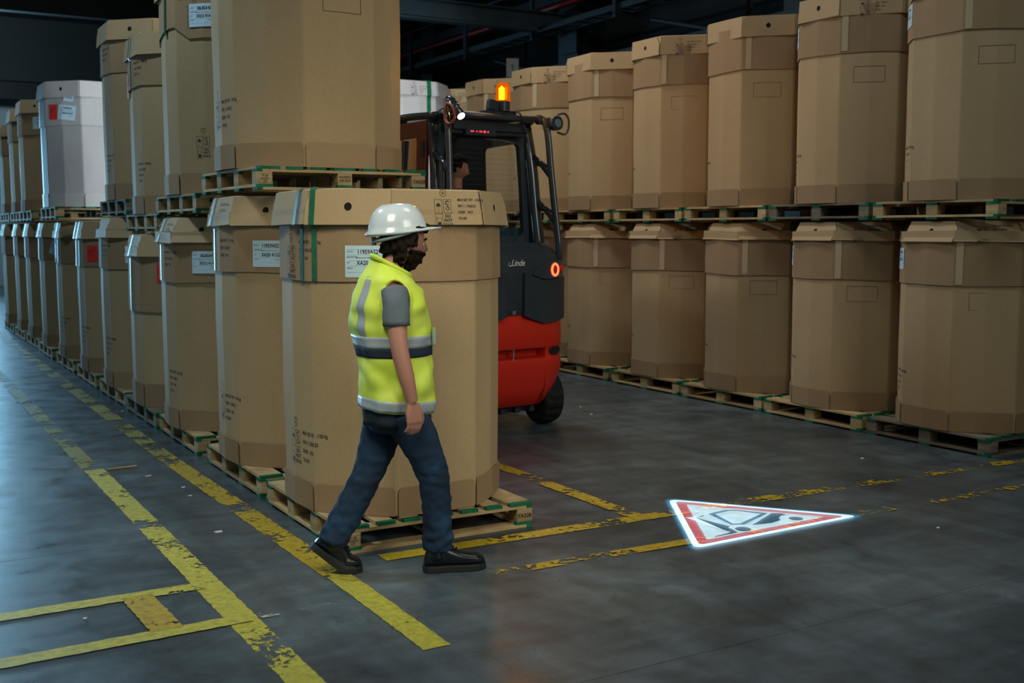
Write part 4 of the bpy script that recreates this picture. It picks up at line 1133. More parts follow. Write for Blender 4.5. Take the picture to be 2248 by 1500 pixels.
bx(bm, (-0.55, 0.50, 2.295), (0.012, 0.035, 0.13)); link('door_hinge', bm_mesh('door_hinge', bm), BLKG, fk)
# mast and carriage
MST = simple('mast_steel', (0.03, 0.035, 0.04), 0.35)
mast = link('mast', (lambda bm: ([bx(bm, (s*0.30, 2.28, 1.33), (0.09, 0.16, 2.46), bev=0.01) for s in (1, -1)], [bx(bm, (s*0.23, 2.34, 1.45), (0.06, 0.12, 2.5), bev=0.01) for s in (1, -1)], [bx(bm, (0, 2.28, z_), (0.66, 0.10, 0.10), bev=0.01) for z_ in (0.3, 1.4, 2.5)], bm_mesh('mast', bm))[-1])(bmesh.new()), MST, fk)
bm = bmesh.new(); cyl(bm, (0, 2.26, 1.3), 0.045, 2.3, n=16); link('lift_cylinder', bm_mesh('lift_cylinder', bm), CHROME, fk)
bm = bmesh.new(); bx(bm, (0, 2.46, 0.55), (1.0, 0.06, 0.5), bev=0.01); link('fork_carriage', bm_mesh('fork_carriage', bm), MST, fk)
for s in (1, -1):
    bm = bmesh.new(); bx(bm, (s*0.25, 3.05, 0.07), (0.12, 1.15, 0.04), bev=0.006); bx(bm, (s*0.25, 2.51, 0.4), (0.12, 0.04, 0.68), bev=0.006)
    link('fork', bm_mesh('fork', bm), MST, fk)
# seat, steering wheel, dashboard
bm = bmesh.new(); bx(bm, (0.02, 1.0, 1.28), (0.48, 0.48, 0.12), bev=0.04); bx(bm, (0.02, 0.78, 1.58), (0.46, 0.11, 0.60), bev=0.05)
link('driver_seat', bm_mesh('driver_seat', bm), simple('seat_fabric', (0.02, 0.022, 0.025), 0.8), fk)
bm = bmesh.new(); bx(bm, (0, 1.68, 1.45), (0.86, 0.26, 0.40), bev=0.05); link('dashboard', bm_mesh('dashboard', bm), BLK, fk)
bm = bmesh.new()
pts = [(0.17*math.cos(k*PI/10), 1.45+0.15*math.sin(k*PI/10), 1.66+0.08*math.sin(k*PI/10)) for k in range(21)]
tube(bm, pts, 0.014, 8, cap=False); tube(bm, [(0, 1.66, 1.5), (0, 1.45, 1.66)], 0.022, 8); tube(bm, [(-0.17, 1.45, 1.66), (0.17, 1.45, 1.66)], 0.012, 6)
link('steering_wheel', bm_mesh('steering_wheel', bm, True), BLK, fk)
bm = bmesh.new(); bx(bm, (0.30, 0.52, 1.62), (0.30, 0.10, 0.10), bev=0.02); bx(bm, (0.28, 0.50, 1.73), (0.04, 0.03, 0.10), bev=0.008); bx(bm, (0.26, 0.50, 1.76), (0.06, 0.03, 0.03), bev=0.006)
link('armrest_console', bm_mesh('armrest_console', bm), simple('console_blue_grey', (0.02, 0.07, 0.10), 0.4), fk)
# amber beacon
bm = bmesh.new(); bx(bm, (0.08, 0.33, 2.60), (0.30, 0.12, 0.035), bev=0.008); cyl(bm, (0.11, 0.30, 2.655), 0.058, 0.08, n=24); bx(bm, (0.0, 0.29, 2.655), (0.095, 0.06, 0.085), Matrix.Rotation(0.2, 3, 'Y'), 0.006)
bc = link('beacon', bm_mesh('beacon', bm), BLK, fk, 'amber warning beacon, lit')
bm = bmesh.new(); rings = []
for z_, r_ in ((0, .062), (.03, .062), (.11, .056), (.14, .050), (.152, .035), (.155, .01)):
    rings.append([(r_*math.cos(2*PI*k/24), r_*math.sin(2*PI*k/24), z_) for k in range(24)])
loft(bm, rings, True)
AMB = bpy.data.materials.new('amber_lens'); AMB.use_nodes = True; nt = AMB.node_tree; nt.nodes.remove(nt.nodes['Principled BSDF'])
t_ = N(nt, 'ShaderNodeBsdfTransparent'); t_.inputs[0].default_value = (1.0, 0.36, 0.02, 1)
g_ = N(nt, 'ShaderNodeEmission'); g_.inputs[0].default_value = (1.0, 0.20, 0.0, 1); g_.inputs[1].default_value = 0.9
mx_ = N(nt, 'ShaderNodeMixShader'); mx_.inputs[0].default_value = 0.45
nt.links.new(t_.outputs[0], mx_.inputs[1]); nt.links.new(g_.outputs[0], mx_.inputs[2]); nt.links.new(mx_.outputs[0], nt.nodes['Material Output'].inputs['Surface'])
dm = link('amber_dome', bm_mesh('amber_dome', bm, True), AMB, bc, 'glowing amber dome'); dm.location = (0.11, 0.30, 2.695)
bm = bmesh.new(); cyl(bm, (-0.012, 0, 0.062), 0.024, 0.09, n=16); cyl(bm, (-0.012, 0, 0.115), 0.020, 0.02, n=16, r2=0.005)
fb = link('bulb', bm_mesh('bulb', bm, True), simple('bulb_glow', (1, .6, .2), 0.5, emit=(1.0, 0.50, 0.10), es=26), bc, 'bright burning bulb'); fb.location = (0.11, 0.30, 2.695)
bm = bmesh.new()
for k in range(5): tube(bm, [(0.030, -0.02+k*0.01, 0.02), (0.034, -0.02+k*0.01, 0.12)], 0.006, 6)
rf = link('reflector', bm_mesh('reflector', bm), simple('beacon_reflector', (0.3, 0.12, 0.04), 0.3), bc); rf.location = (0.11, 0.30, 2.695)
bl = bpy.data.lights.new('beacon_light', 'POINT'); bl.energy = 23; bl.color = (1.0, 0.42, 0.05); bl.shadow_soft_size = 0.04
bo = bpy.data.objects.new('beacon_light', bl); COL.objects.link(bo); bo.parent = fk; bo.location = (0.11, 0.30, 2.90)
# cables under the beacon
bm = bmesh.new()
tube(bm, catmull([(0.16, 0.28, 2.62), (0.24, 0.24, 2.60), (0.30, 0.27, 2.50), (0.36, 0.33, 2.45)], 5), 0.006, 6)
link('cable', bm_mesh('cable', bm, True), BLK, fk)
bm = bmesh.new(); tube(bm, catmull([(0.05, 0.28, 2.60), (-0.10, 0.26, 2.56), (-0.25, 0.28, 2.54), (-0.38, 0.3, 2.55)], 5), 0.005, 6)
link('cable', bm_mesh('cable', bm, True), BLK, fk)
# round work lamp with guard loop, right
wl = empty('work_lamp', (0, 0, 0)); wl.parent = fk
bm = bmesh.new(); cyl(bm, (0.555, 0.17, 2.535), 0.060, 0.06, 'Y', 28); bx(bm, (0.50, 0.20, 2.535), (0.06, 0.06, 0.085), bev=0.01)
link('lamp_body', bm_mesh('lamp_body', bm), BLK, wl)
bm = bmesh.new(); cyl(bm, (0.555, 0.137, 2.535), 0.034, 0.01, 'Y', 24); link('lamp_lens', bm_mesh('lamp_lens', bm), simple('led_lens', (0.16, 0.22, 0.25), 0.15), wl)
bm = bmesh.new(); tube(bm, catmull([(0.56, 0.15, 2.605), (0.62, 0.13, 2.615), (0.655, 0.12, 2.57), (0.655, 0.12, 2.49), (0.62, 0.13, 2.445), (0.56, 0.15, 2.46)], 5), 0.009, 8)
link('guard_loop', bm_mesh('guard_loop', bm, True), BLK, wl)
# slanted projector lamp, left
pl = empty('projector_lamp', (-0.50, 0.02, 2.535)); pl.parent = fk
dq = Vector((0.12, -1.0, -0.95)).normalized()
bm = bmesh.new(); tube(bm, [(-dq*0.20), (-dq*0.17), (dq*0.02)], [0.022, 0.036, 0.038], 20); link('lamp_body', bm_mesh('lamp_body', bm, True), BLKG, pl)
for k in range(3):
    bm = bmesh.new(); tube(bm, [-dq*(0.15-k*0.04), -dq*(0.145-k*0.04)], 0.043, 20); link('cooling_fin', bm_mesh('cooling_fin', bm), BLKG, pl)
bm = bmesh.new(); tube(bm, [dq*0.021, dq*0.026], 0.030, 20)
link('lamp_lens', bm_mesh('lamp_lens', bm), simple('projector_glow', (0.9, 0.95, 1), 0.4, emit=(0.75, 0.9, 1.0), es=14), pl, 'bright white lens')
bm = bmesh.new(); tube(bm, catmull([(-0.055, 0.10, 0.09), (-0.06, 0.02, 0.06), (-0.045, 0.0, -0.02), (-0.05, 0.06, -0.07), (-0.06, 0.12, -0.03), (-0.055, 0.10, 0.09)], 5), 0.010, 8)
link('lamp_bracket', bm_mesh('lamp_bracket', bm, True), simple('bracket_orange_brown', (0.35, 0.07, 0.03), 0.4), pl, 'orange brown bracket')
# front head lights of the forklift shining on the far stacks
for s, tg_, zl in ((-0.05, (-1.50, 6.03, 2.8), 2.70), (0.42, (2.9, 7.2, 3.4), 2.47)):
    bm = bmesh.new(); cyl(bm, (s, 1.98, zl), 0.05, 0.06, 'Y', 20); bx(bm, (s, 1.96, zl-0.06), (0.02, 0.02, 0.10)); link('head_lamp', bm_mesh('head_lamp', bm), BLK, fk)
    sl = bpy.data.lights.new('head_light', 'SPOT'); sl.energy = 620 if s < 0 else 420; sl.color = (0.70, 0.88, 1.0); sl.spot_size = math.radians(34); sl.spot_blend = 0.6; sl.shadow_soft_size = 0.03
    so = bpy.data.objects.new('head_light', sl); COL.objects.link(so); so.parent = fk; so.location = (s, 2.05, zl)
    so.rotation_euler = (Vector(tg_)-Vector((s, 2.05, zl))).to_track_quat('-Z', 'Y').to_euler()

# ------------------------------------------------------------------ people
SKIN = simple('skin', (0.50, 0.24, 0.17), 0.5); SKIN.node_tree.nodes['Principled BSDF'].inputs['Subsurface Weight'].default_value = 0.05
HAIR = grained('dark_hair', (0.010, 0.007, 0.005), (0.030, 0.019, 0.012), (1, 1, 1), 60, 0.65, 0.6, 0.0)
def make_head_mesh(w=0.076, d=0.097, h=0.118, name='head'):
    """+Y is the face direction, origin at the skull centre"""
    bm = bmesh.new(); bmesh.ops.create_uvsphere(bm, u_segments=40, v_segments=30, radius=1.0)
    def g(v, c, r): return math.exp(-((v-Vector(c)).length/r)**2)
    for v in bm.verts:
        p = v.co.copy(); x, y, z_ = p
        # taper towards the chin, flatten the face
        if z_ < 0: x *= 1-0.30*(-z_)**1.3; y *= 1-0.06*(-z_)
        if z_ < -0.2 and y < 0: y *= 1-0.45*min(1, (-z_-0.2)*1.2)
        q = Vector((x, y, z_))
        if y > 0: q.y *= 0.93
        q.y += 0.26*math.exp(-((x/0.13)**2)-(((z_+0.18)/0.16)**2))*(1 if y > 0 else 0)          # nose
        q.y += 0.10*math.exp(-((x/0.10)**2)-(((z_-0.02)/0.14)**2))*(1 if y > 0 else 0)          # nose bridge
        q.y += 0.06*math.exp(-((x/0.55)**2)-(((z_-0.20)/0.09)**2))*(1 if y > 0 else 0)          # brow
        for s in (1, -1): q.y -= 0.13*math.exp(-(((x-s*0.36)/0.16)**2)-(((z_-0.03)/0.11)**2))*(1 if y > 0 else 0)
        q.y += 0.07*math.exp(-((x/0.26)**2)-(((z_+0.52)/0.07)**2))*(1 if y > 0 else 0)          # lips
        q.y -= 0.05*math.exp(-((x/0.24)**2)-(((z_+0.50)/0.02)**2))*(1 if y > 0 else 0)
        q.y += 0.14*math.exp(-((x/0.28)**2)-(((z_+0.84)/0.16)**2))*(1 if y > 0 else 0)          # chin
        v.co = Vector((q.x*w, q.y*d, q.z*h))
    for s in (1, -1):
        m_ = Matrix.LocRotScale(Vector((s*w*1.0, -0.008, -0.005)), Matrix.Rotation(s*0.35, 3, 'Z'), Vector((0.012, 0.024, 0.034)))
        bmesh.ops.create_uvsphere(bm, u_segments=12, v_segments=10, radius=1.0, matrix=m_)
    return bm_mesh(name, bm, True)
def eyes(parent, M_):
    for s in (1, -1):
        bm = bmesh.new(); bmesh.ops.create_uvsphere(bm, u_segments=14, v_segments=10, radius=0.0125)
        e = link('eye', bm_mesh('eye', bm, True), simple('eye_white', (0.6, 0.6, 0.58), 0.2), parent); e.matrix_parent_inverse = Matrix.Identity(4)
        e.matrix_local = M_ @ Matrix.Translation((s*0.027, 0.073, 0.004))
        bm = bmesh.new(); bmesh.ops.create_uvsphere(bm, u_segments=10, v_segments=8, radius=0.006)
        i_ = link('iris', bm_mesh('iris', bm, True), simple('iris_brown', (0.03, 0.015, 0.01), 0.2), e); i_.location = (0, 0.0085, 0)

# ---- walking worker; local frame: +Y walking direction (f), +X = his right side (towards the camera)
ang = math.atan2(-0.24, 0.97)                                # heading in the world
wk = empty('person', (2.19, 4.84, 0), ang - PI/2, 'walking person in white hard hat, yellow safety vest and dark blue jeans', 'person')
# local x axis must point to his right: heading rotated by -90 degrees = (sin, -cos) -> root rotation ang-90 gives x = right
def Lp(f, r, z): return Vector((r, f, z))
def lump(bm, c, s, n=16):
    bmesh.ops.create_uvsphere(bm, u_segments=n, v_segments=n-4, radius=1.0, matrix=Matrix.LocRotScale(Vector(c), None, Vector(s)))
def torso_rings(table, n=36, e=2.4, grow=0.0):
    out = []
    for z, fc, hd, hw, *tl in table:
        tilt = tl[0] if tl else 0.0; r = []
        for k in range(n):
            a = 2*PI*k/n; ca, sa = math.cos(a), math.sin(a)
            x = (hw+grow)*math.copysign(abs(ca)**(2/e), ca); y = (hd+grow)*math.copysign(abs(sa)**(2/e), sa)
            r.append(Lp(fc+y, x, z+tilt*y))
        out.append(r)
    return out
TT = [(0.80, -0.015, 0.115, 0.160), (0.90, -0.018, 0.115, 0.160), (1.0, -0.02, 0.118, 0.150), (1.1, -0.025, 0.125, 0.155), (1.2, -0.035, 0.130, 0.168), (1.3, -0.045, 0.130, 0.175), (1.38, -0.050, 0.110, 0.168), (1.43, -0.045, 0.085, 0.13), (1.47, -0.035, 0.060, 0.075)]
bm = bmesh.new(); loft(bm, torso_rings(TT))
def limb(bm, pts, rad, n=14, sub=4):
    P = catmull([Lp(*p) for p in pts], sub); k = len(rad)-1; R_ = []
    for i in range(len(P)):
        t = i/sub; j = min(int(t), k-1); R_.append(rad[j]*(1-(t-j))+rad[j+1]*(t-j))
    tube(bm, P, R_, n)
# legs of the body under the trousers
FL = [(0.0, 0.085, 0.84), (0.080, 0.085, 0.66), (0.150, 0.075, 0.475), (0.172, 0.055, 0.30), (0.180, 0.045, 0.10)]      # right leg, forward
BLg = [(-0.02, -0.085, 0.84), (-0.075, -0.08, 0.66), (-0.130, -0.07, 0.490), (-0.225, -0.055, 0.32), (-0.325, -0.045, 0.145)]
for leg in (FL, BLg): limb(bm, leg, [0.075, 0.070, 0.052, 0.045, 0.035])
lump(bm, Lp(-0.02, 0, 0.86), (0.16, 0.11, 0.10))
limb(bm, [(0.18, 0.045, 0.10), (0.22, 0.047, 0.070), (0.32, 0.050, 0.056)], [0.026, 0.022, 0.018]); limb(bm, [(-0.325, -0.045, 0.145), (-0.290, -0.045, 0.105), (-0.255, -0.045, 0.070)], [0.026, 0.020, 0.015])
# neck and arms
limb(bm, [(-0.045, 0, 1.42), (-0.015, 0, 1.50), (0.015, 0, 1.56)], [0.068, 0.056, 0.055])
RA = [(-0.045, 0.175, 1.375), (-0.045, 0.215, 1.25), (-0.038, 0.245, 1.115), (-0.008, 0.250, 0.98), (0.020, 0.240, 0.865)]
LA = [(-0.045, -0.175, 1.375), (-0.02, -0.215, 1.25), (0.015, -0.235, 1.12), (0.07, -0.225, 1.0), (0.11, -0.205, 0.90)]
for arm in (RA, LA): limb(bm, arm, [0.055, 0.049, 0.041, 0.038, 0.027])
def hand(bm, w, down, back, side):
    """w wrist, down = finger direction, back = direction of knuckle curl (towards palm), side = thumb side"""
    w, down, back, side = Vector(w), Vector(down).normalized(), Vector(back).normalized(), Vector(side).normalized()
    for k in range(4):
        o_ = side*(0.030-0.020*k)
        tube(bm, [w+o_*0.4+down*0.0, w+o_*0.9+down*0.045, w+o_+down*0.088], [0.019, 0.0165, 0.012], 10)
    Ls = (0.070, 0.079, 0.074, 0.058)
    for k in range(4):
        b = w+side*(0.031-0.0205*k)+down*0.082; L_ = Ls[k]
        tube(bm, [b-down*0.015, b, b+down*L_*0.42+back*L_*0.10, b+down*L_*0.72+back*L_*0.34, b+down*L_*0.86+back*L_*0.58], [0.0095, 0.0098, 0.0092, 0.0086, 0.0072], 10)
    b = w+side*0.022+down*0.025
    tube(bm, [b, b+side*0.026+down*0.025+back*0.008, b+side*0.034+down*0.055+back*0.016, b+side*0.030+down*0.080+back*0.022], [0.015, 0.013, 0.0112, 0.0088], 10)
hand(bm, Lp(0.022, 0.238, 0.855), (0.0, 0.10, -1), (-0.75, -0.55, 0), Vector((-0.35, 0.94, 0)))
hand(bm, Lp(0.115, -0.203, 0.888), (0.05, 0.30, -1), (0.8, -0.2, 0), Vector((0.2, 0.9, 0.2)))
body = remesh(bm_mesh('body', bm), 0.0052, 3, 0.4, 'body')
link('body', body, SKIN, wk, 'bare forearms and skin')
# head, tipped slightly down, turned a little away
MH = Matrix.Translation(Lp(0.042, 0.0, 1.590)) @ Matrix.Rotation(math.radians(-8), 4, 'X') @ Matrix.Rotation(math.radians(8), 4, 'Z')
hm_ = make_head_mesh(); hm_.transform(MH); hd = link('head', hm_, SKIN, wk); eyes(hd, MH)
# hair, beard
def shell(cond, grow, name, jit=0.006, jf=55):
    bm = bmesh.new(); src = make_head_mesh(); bm.from_mesh(src)
    bmesh.ops.subdivide_edges(bm, edges=bm.edges[:], cuts=1, use_grid_fill=True)
    dele = [f for f in bm.faces if not cond(f.calc_center_median())]
    bmesh.ops.delete(bm, geom=dele, context='FACES'); bm.normal_update()
    for v in bm.verts: v.co += v.normal*(grow+jit*noise.noise(v.co*jf))
    me = bm_mesh(name, bm, True); me.transform(MH); return me
hr = link('hair', shell(lambda c: (c.y < 0.012 and c.z > -0.092 and abs(c.x) < 0.078) and not (c.y > -0.015 and c.z < -0.015) or (c.z > 0.058 and c.y < 0.078), 0.026, 'hair', 0.034, 42), HAIR, wk, 'dark curly hair')
m = hr.modifiers.new('s', 'SOLIDIFY'); m.thickness = 0.018; m.offset = -1
bd = link('beard', shell(lambda c: c.z < -0.030 and c.y > 0.0 and not (c.z > -0.052 and abs(c.x) < 0.026) and not (abs(c.z+0.060) < 0.007 and abs(c.x) < 0.02), 0.017, 'beard', 0.016), HAIR, wk, 'dark full beard')
m = bd.modifiers.new('s', 'SOLIDIFY'); m.thickness = 0.010; m.offset = -1
bm = bmesh.new()
for s in (1, -1): tube(bm, catmull([(s*0.012, 0.094, 0.026), (s*0.030, 0.090, 0.033), (s*0.048, 0.076, 0.026)], 3), 0.004, 6)
me = bm_mesh('eyebrows', bm, True); me.transform(MH); link('eyebrows', me, HAIR, wk)
# hard hat
HAT = simple('white_helmet_shell', (0.66, 0.74, 0.77), 0.22, coat=0.5)
MHat = Matrix.Translation(Lp(0.012, 0.0, 1.656)) @ Matrix.Rotation(math.radians(4), 4, 'X')
bm = bmesh.new(); rings = []
prof = [(1.06, -0.026), (1.045, -0.012), (0.985, 0.0), (0.96, 0.018), (0.90, 0.044), (0.80, 0.070), (0.66, 0.093), (0.48, 0.109), (0.26, 0.118), (0.03, 0.120)]
for q, z_ in prof:
    r = []
    for k in range(48):
        a = 2*PI*k/48; x = 0.112*q*math.cos(a); y = 0.142*q*math.sin(a)-0.008
        rid = 0.006*math.exp(-(x/0.02)**2) if 0.03 < z_ < 0.117 else 0
        if z_ < 0.0:                                            # brim flares out at the front
            fr = max(0, math.sin(a)); ex = (0.0 if z_ == 0 else 1.0)
            y += 0.062*fr**2.2*ex; z2 = z_*(1-0.55*fr) + (0.014 if False else 0)
            if math.sin(a) < 0: y -= 0.006*ex
        else: z2 = z_
        r.append((x, y, z2+rid))
    rings.append(r)
inn = [(x*0.97, y*0.97 if y < 0.1 else y-0.004, z_+0.003) for x, y, z_ in rings[0]]; in2 = [(x*0.93, y*0.93-(0.05 if y > 0.12 else 0), 0.0) for x, y, z_ in rings[2]]
loft(bm, [in2, inn]+rings, cap=False)
me = bm_mesh('hard_hat', bm, True); me.transform(MHat); hh_ = link('hard_hat', me, HAT, wk, 'white hard hat')
bm = bmesh.new(); tube(bm, catmull([(0.098, 0.03, -0.02), (0.095, -0.04, -0.035), (0.066, -0.100, -0.046), (0, -0.120, -0.050), (-0.066, -0.100, -0.046), (-0.095, -0.04, -0.035)], 4), 0.009, 8, 2.0)
cyl(bm, (0, -0.126, -0.050), 0.02, 0.02, 'Y', 16)
me = bm_mesh('headband', bm, True); me.transform(MHat); link('headband', me, simple('headband_grey', (0.25, 0.30, 0.33), 0.5), hh_, 'pale grey ratchet headband')
# T-shirt sleeves
SHIRT = grained('grey_knit', (0.135, 0.165, 0.19), (0.165, 0.20, 0.23), (1, 1, 1), 18, 0.9, 0.3, 0)
for arm, nm in ((RA, 1), (LA, -1)):
    bm = bmesh.new(); P = catmull([Lp(*p) for p in (arm[0], ((arm[0][0]+arm[1][0])/2, (arm[0][1]+arm[1][1])/2+0.008*nm, (arm[0][2]+arm[1][2])/2), (arm[1][0], arm[1][1], arm[1][2]-0.035))], 5)
    R_ = [0.064, 0.066, 0.066, 0.064, 0.065, 0.065, 0.065, 0.065, 0.0645, 0.0645, 0.066]
    tube(bm, P, R_, 28, 0.95, cap=False)
    bmesh.ops.recalc_face_normals(bm, faces=bm.faces)
    for v in bm.verts: v.co += v.normal*0.004*noise.noise(v.co*22)
    o = link('sleeve', bm_mesh('sleeve', bm, True), SHIRT, wk, 'grey T-shirt sleeve'); md = o.modifiers.new('s', 'SOLIDIFY'); md.thickness = 0.006
# vest
def vest_mat():
    m_, nt_, b_ = mat_new('fluorescent_yellow_cloth'); L_ = nt_.links
    tc = N(nt_, 'ShaderNodeTexCoord'); nz = N(nt_, 'ShaderNodeTexNoise'); nz.inputs['Scale'].default_value = 7; nz.inputs['Detail'].default_value = 3
    L_.new(tc.outputs['Object'], nz.inputs['Vector']); r_ = ramp(nt_, nz.outputs['Fac'], [(0.35, (0.66, 0.84, 0.06)), (0.7, (0.80, 0.95, 0.16))])
    L_.new(r_.outputs[0], b_.inputs['Base Color']); b_.inputs['Roughness'].default_value = 0.7
    return m_
VEST = vest_mat()
REFL = simple('reflective_tape', (0.40, 0.46, 0.50), 0.35)
NAVY = simple('navy_cloth', (0.008, 0.018, 0.04), 0.8)
VT = [(0.800, -0.020, 0.172, 0.185, -0.10), (0.90, -0.018, 0.172, 0.188, -0.06), (1.0, -0.016, 0.170, 0.186), (1.1, -0.020, 0.170, 0.188), (1.2, -0.033, 0.178, 0.192), (1.29, -0.038, 0.176, 0.196), (1.365, -0.036, 0.152, 0.190), (1.415, -0.040, 0.125, 0.170, -0.10), (1.450, -0.036, 0.103, 0.128, -0.25), (1.470, -0.028, 0.094, 0.100, -0.46), (1.482, -0.026, 0.092, 0.094, -0.52)]
def interp(tab, z):
    for a_, b_ in zip(tab, tab[1:]):
        if a_[0] <= z <= b_[0]:
            t = (z-a_[0])/(b_[0]-a_[0]); A = list(a_)+[0]*(5-len(a_)); B = list(b_)+[0]*(5-len(b_))
            return [A[i]*(1-t)+B[i]*t for i in range(5)]
    return list(tab[-1])+[0]*(5-len(tab[-1]))
zs = [0.80+0.0125*k for k in range(55)]
rings = torso_rings([interp(VT, min(z, 1.482)) for z in zs], 72, 2.3)
def wrinkle(p, g_=1.0):
    c = Vector((0, -0.02, p.z)); d = (p-c); d.z = 0
    if d.length < 1e-4: return p
    low = max(0, 1-(p.z-0.8)/0.5)
    w_ = 0.014*noise.noise(Vector((p.x*7, p.y*7, p.z*5)))+0.026*low*noise.noise(Vector((p.x*14, p.y*14, p.z*2.6)))+0.014*noise.noise(Vector((p.x*8+p.z*6, p.y*8, p.z*15)))
    return p + d.normalized()*w_*g_
bm = bmesh.new(); rr = [[wrinkle(p) for p in r] for r in rings]
R_ = loft(bm, rr, cap=False)
# cut the arm holes
dl = []
for f in bm.faces:
    c = f.calc_center_median()
    if abs(c.x) > 0.145 and ((c.y+0.040)/0.066)**2+((c.z-1.325)/0.095)**2 < 1: dl.append(f)
bmesh.ops.delete(bm, geom=dl, context='FACES')
def on_hole(v): return ((v.co.y+0.040)/0.068)**2+((v.co.z-1.325)/0.097)**2
for v in bm.verts:
    if v.is_boundary and abs(v.co.x) > 0.13 and 1.2 < v.co.z < 1.45 and v.link_faces:
        k = 1/math.sqrt(max(on_hole(v), 0.01)); v.co.y = -0.040+(v.co.y+0.040)*k; v.co.z = 1.325+(v.co.z-1.325)*k
for v in [v for v in bm.verts if not v.link_faces]: bm.verts.remove(v)
vo = link('safety_vest', bm_mesh('safety_vest', bm, True), VEST, wk, 'fluorescent yellow sleeveless safety vest')
md = vo.modifiers.new('s', 'SOLIDIFY'); md.thickness = 0.006; md.offset = 0.5
for s in (1, -1):
    bm = bmesh.new(); pts = []
    for k in range(33):
        a_ = 2*PI*k/32; y_ = -0.040+0.069*math.cos(a_); z_ = 1.325+0.098*math.sin(a_)
        T = interp(VT, z_); q = min(1, abs(y_-T[1])/T[2]); x_ = T[3]*(1-q**2.3)**(1/2.3)
        pts.append((s*(x_+0.002), y_, z_))
    tube(bm, pts, 0.0075, 8, cap=False); link('armhole_trim', bm_mesh('armhole_trim', bm, True), VEST, vo)
def hoop(name, z0, z1, mat, off, label):
    n_ = 4; rg = torso_rings([interp(VT, z0+(z1-z0)*k/n_) for k in range(n_+1)], 72, 2.3)
    for r in rg:
        for i, p in enumerate(r):
            q = wrinkle(p); c = Vector((0, -0.02, q.z)); d = (q-c); d.z = 0; r[i] = q+d.normalized()*off
    bm = bmesh.new(); loft(bm, rg, cap=False); o = link(name, bm_mesh(name, bm, True), mat, vo, label)
    md = o.modifiers.new('s', 'SOLIDIFY'); md.thickness = 0.003; md.offset = -1
hoop('reflective_band', 0.803, 0.858, REFL, 0.0055, 'silver grey hem band')
hoop('reflective_band', 1.105, 1.160, REFL, 0.0055, 'silver grey waist band')
hoop('navy_band', 1.062, 1.104, NAVY, 0.0052, 'navy blue band below the waist tape')
for s in (1, -1):
    us = None; V = []; F = []
    zz = [1.16+0.0125*k for k in range(22)]
    for z_ in zz:
        T = interp(VT, z_); e = 2.3
        for a in (-0.86, -1.02, -1.18) if s > 0 else (-PI+0.86, -PI+1.02, -PI+1.18):
            ca, sa = math.cos(a), math.sin(a)
            x = T[3]*math.copysign(abs(ca)**(2/e), ca); y = T[2]*math.copysign(abs(sa)**(2/e), sa)
            q = wrinkle(Lp(T[1]+y, x, T[0]+T[4]*y)); c = Vector((0, -0.02, q.z)); d = q-c; d.z = 0; V.append(q+d.normalized()*0.006)
    for i in range(len(zz)-1):
        for k in range(2): F.append((3*i+k, 3*i+k+1, 3*i+4+k, 3*i+3+k))
    o = link('brace_band', mesh('brace_band', V, F, True), REFL, vo, 'silver vertical back band')
# stand-up collar
bm = bmesh.new()
rg = []
for z_, g_, t in ((1.470, 0.094, -.52), (1.482, 0.091, -.54), (1.492, 0.092, -.55)):
    rg.append([Lp(-0.028+g_*1.0*math.sin(2*PI*k/40), g_*1.02*math.cos(2*PI*k/40), z_+t*g_*math.sin(2*PI*k/40)) for k in range(40)])
loft(bm, rg, cap=False); o = link('collar', bm_mesh('collar', bm, True), VEST, vo); o.modifiers.new('s', 'SOLIDIFY').thickness = 0.007
# badge holder at the chest
bm = bmesh.new(); bx(bm, Lp(0.155, 0.06, 1.15), (0.06, 0.006, 0.09), Matrix.Rotation(0.3, 3, 'Z'), 0.003); link('badge_holder', bm_mesh('badge_holder', bm), simple('badge_clear', (0.5, 0.6, 0.5), 0.2), vo)
# shirt tail below the vest
bm = bmesh.new()
rg = torso_rings([(0.735, -0.012, 0.158, 0.170, 0.0), (0.76, -0.012, 0.160, 0.174), (0.80, -0.015, 0.160, 0.175), (0.86, -0.015, 0.158, 0.172)], 60, 2.3)
rg = [[wrinkle(p, 0.7) for p in r] for r in rg]
loft(bm, rg, cap=False); o = link('shirt_tail', bm_mesh('shirt_tail', bm, True), simple('dark_navy_shirt', (0.012, 0.022, 0.035), 0.9), wk); o.modifiers.new('s', 'SOLIDIFY').thickness = 0.005
# jeans
bm = bmesh.new()
loft(bm, torso_rings([(0.70, -0.012, 0.125, 0.150), (0.76, -0.012, 0.150, 0.172), (0.84, -0.015, 0.152, 0.172), (0.92, -0.018, 0.140, 0.165)]))
limb(bm, [(0.0, 0.082, 0.80), (0.080, 0.082, 0.66), (0.152, 0.074, 0.475), (0.170, 0.055, 0.30), (0.178, 0.046, 0.105)], [0.108, 0.096, 0.076, 0.073, 0.072], 22, 5)
limb(bm, [(-0.02, -0.082, 0.80), (-0.075, -0.08, 0.66), (-0.135, -0.07, 0.490), (-0.230, -0.055, 0.32), (-0.322, -0.045, 0.155)], [0.108, 0.097, 0.077, 0.073, 0.073], 22, 5)
jm = remesh(bm_mesh('jeans', bm), 0.009, 8, 0.5, 'jeans')
for v in jm.vertices:
    p = v.co; k = 1.0 if p.z < 0.6 else 0.5
    p += v.normal*(0.007*noise.noise(Vector((p.x*12, p.y*8, p.z*26)))+0.005*noise.noise(p*30))*k*(1.6 if p.z < 0.25 else 1)
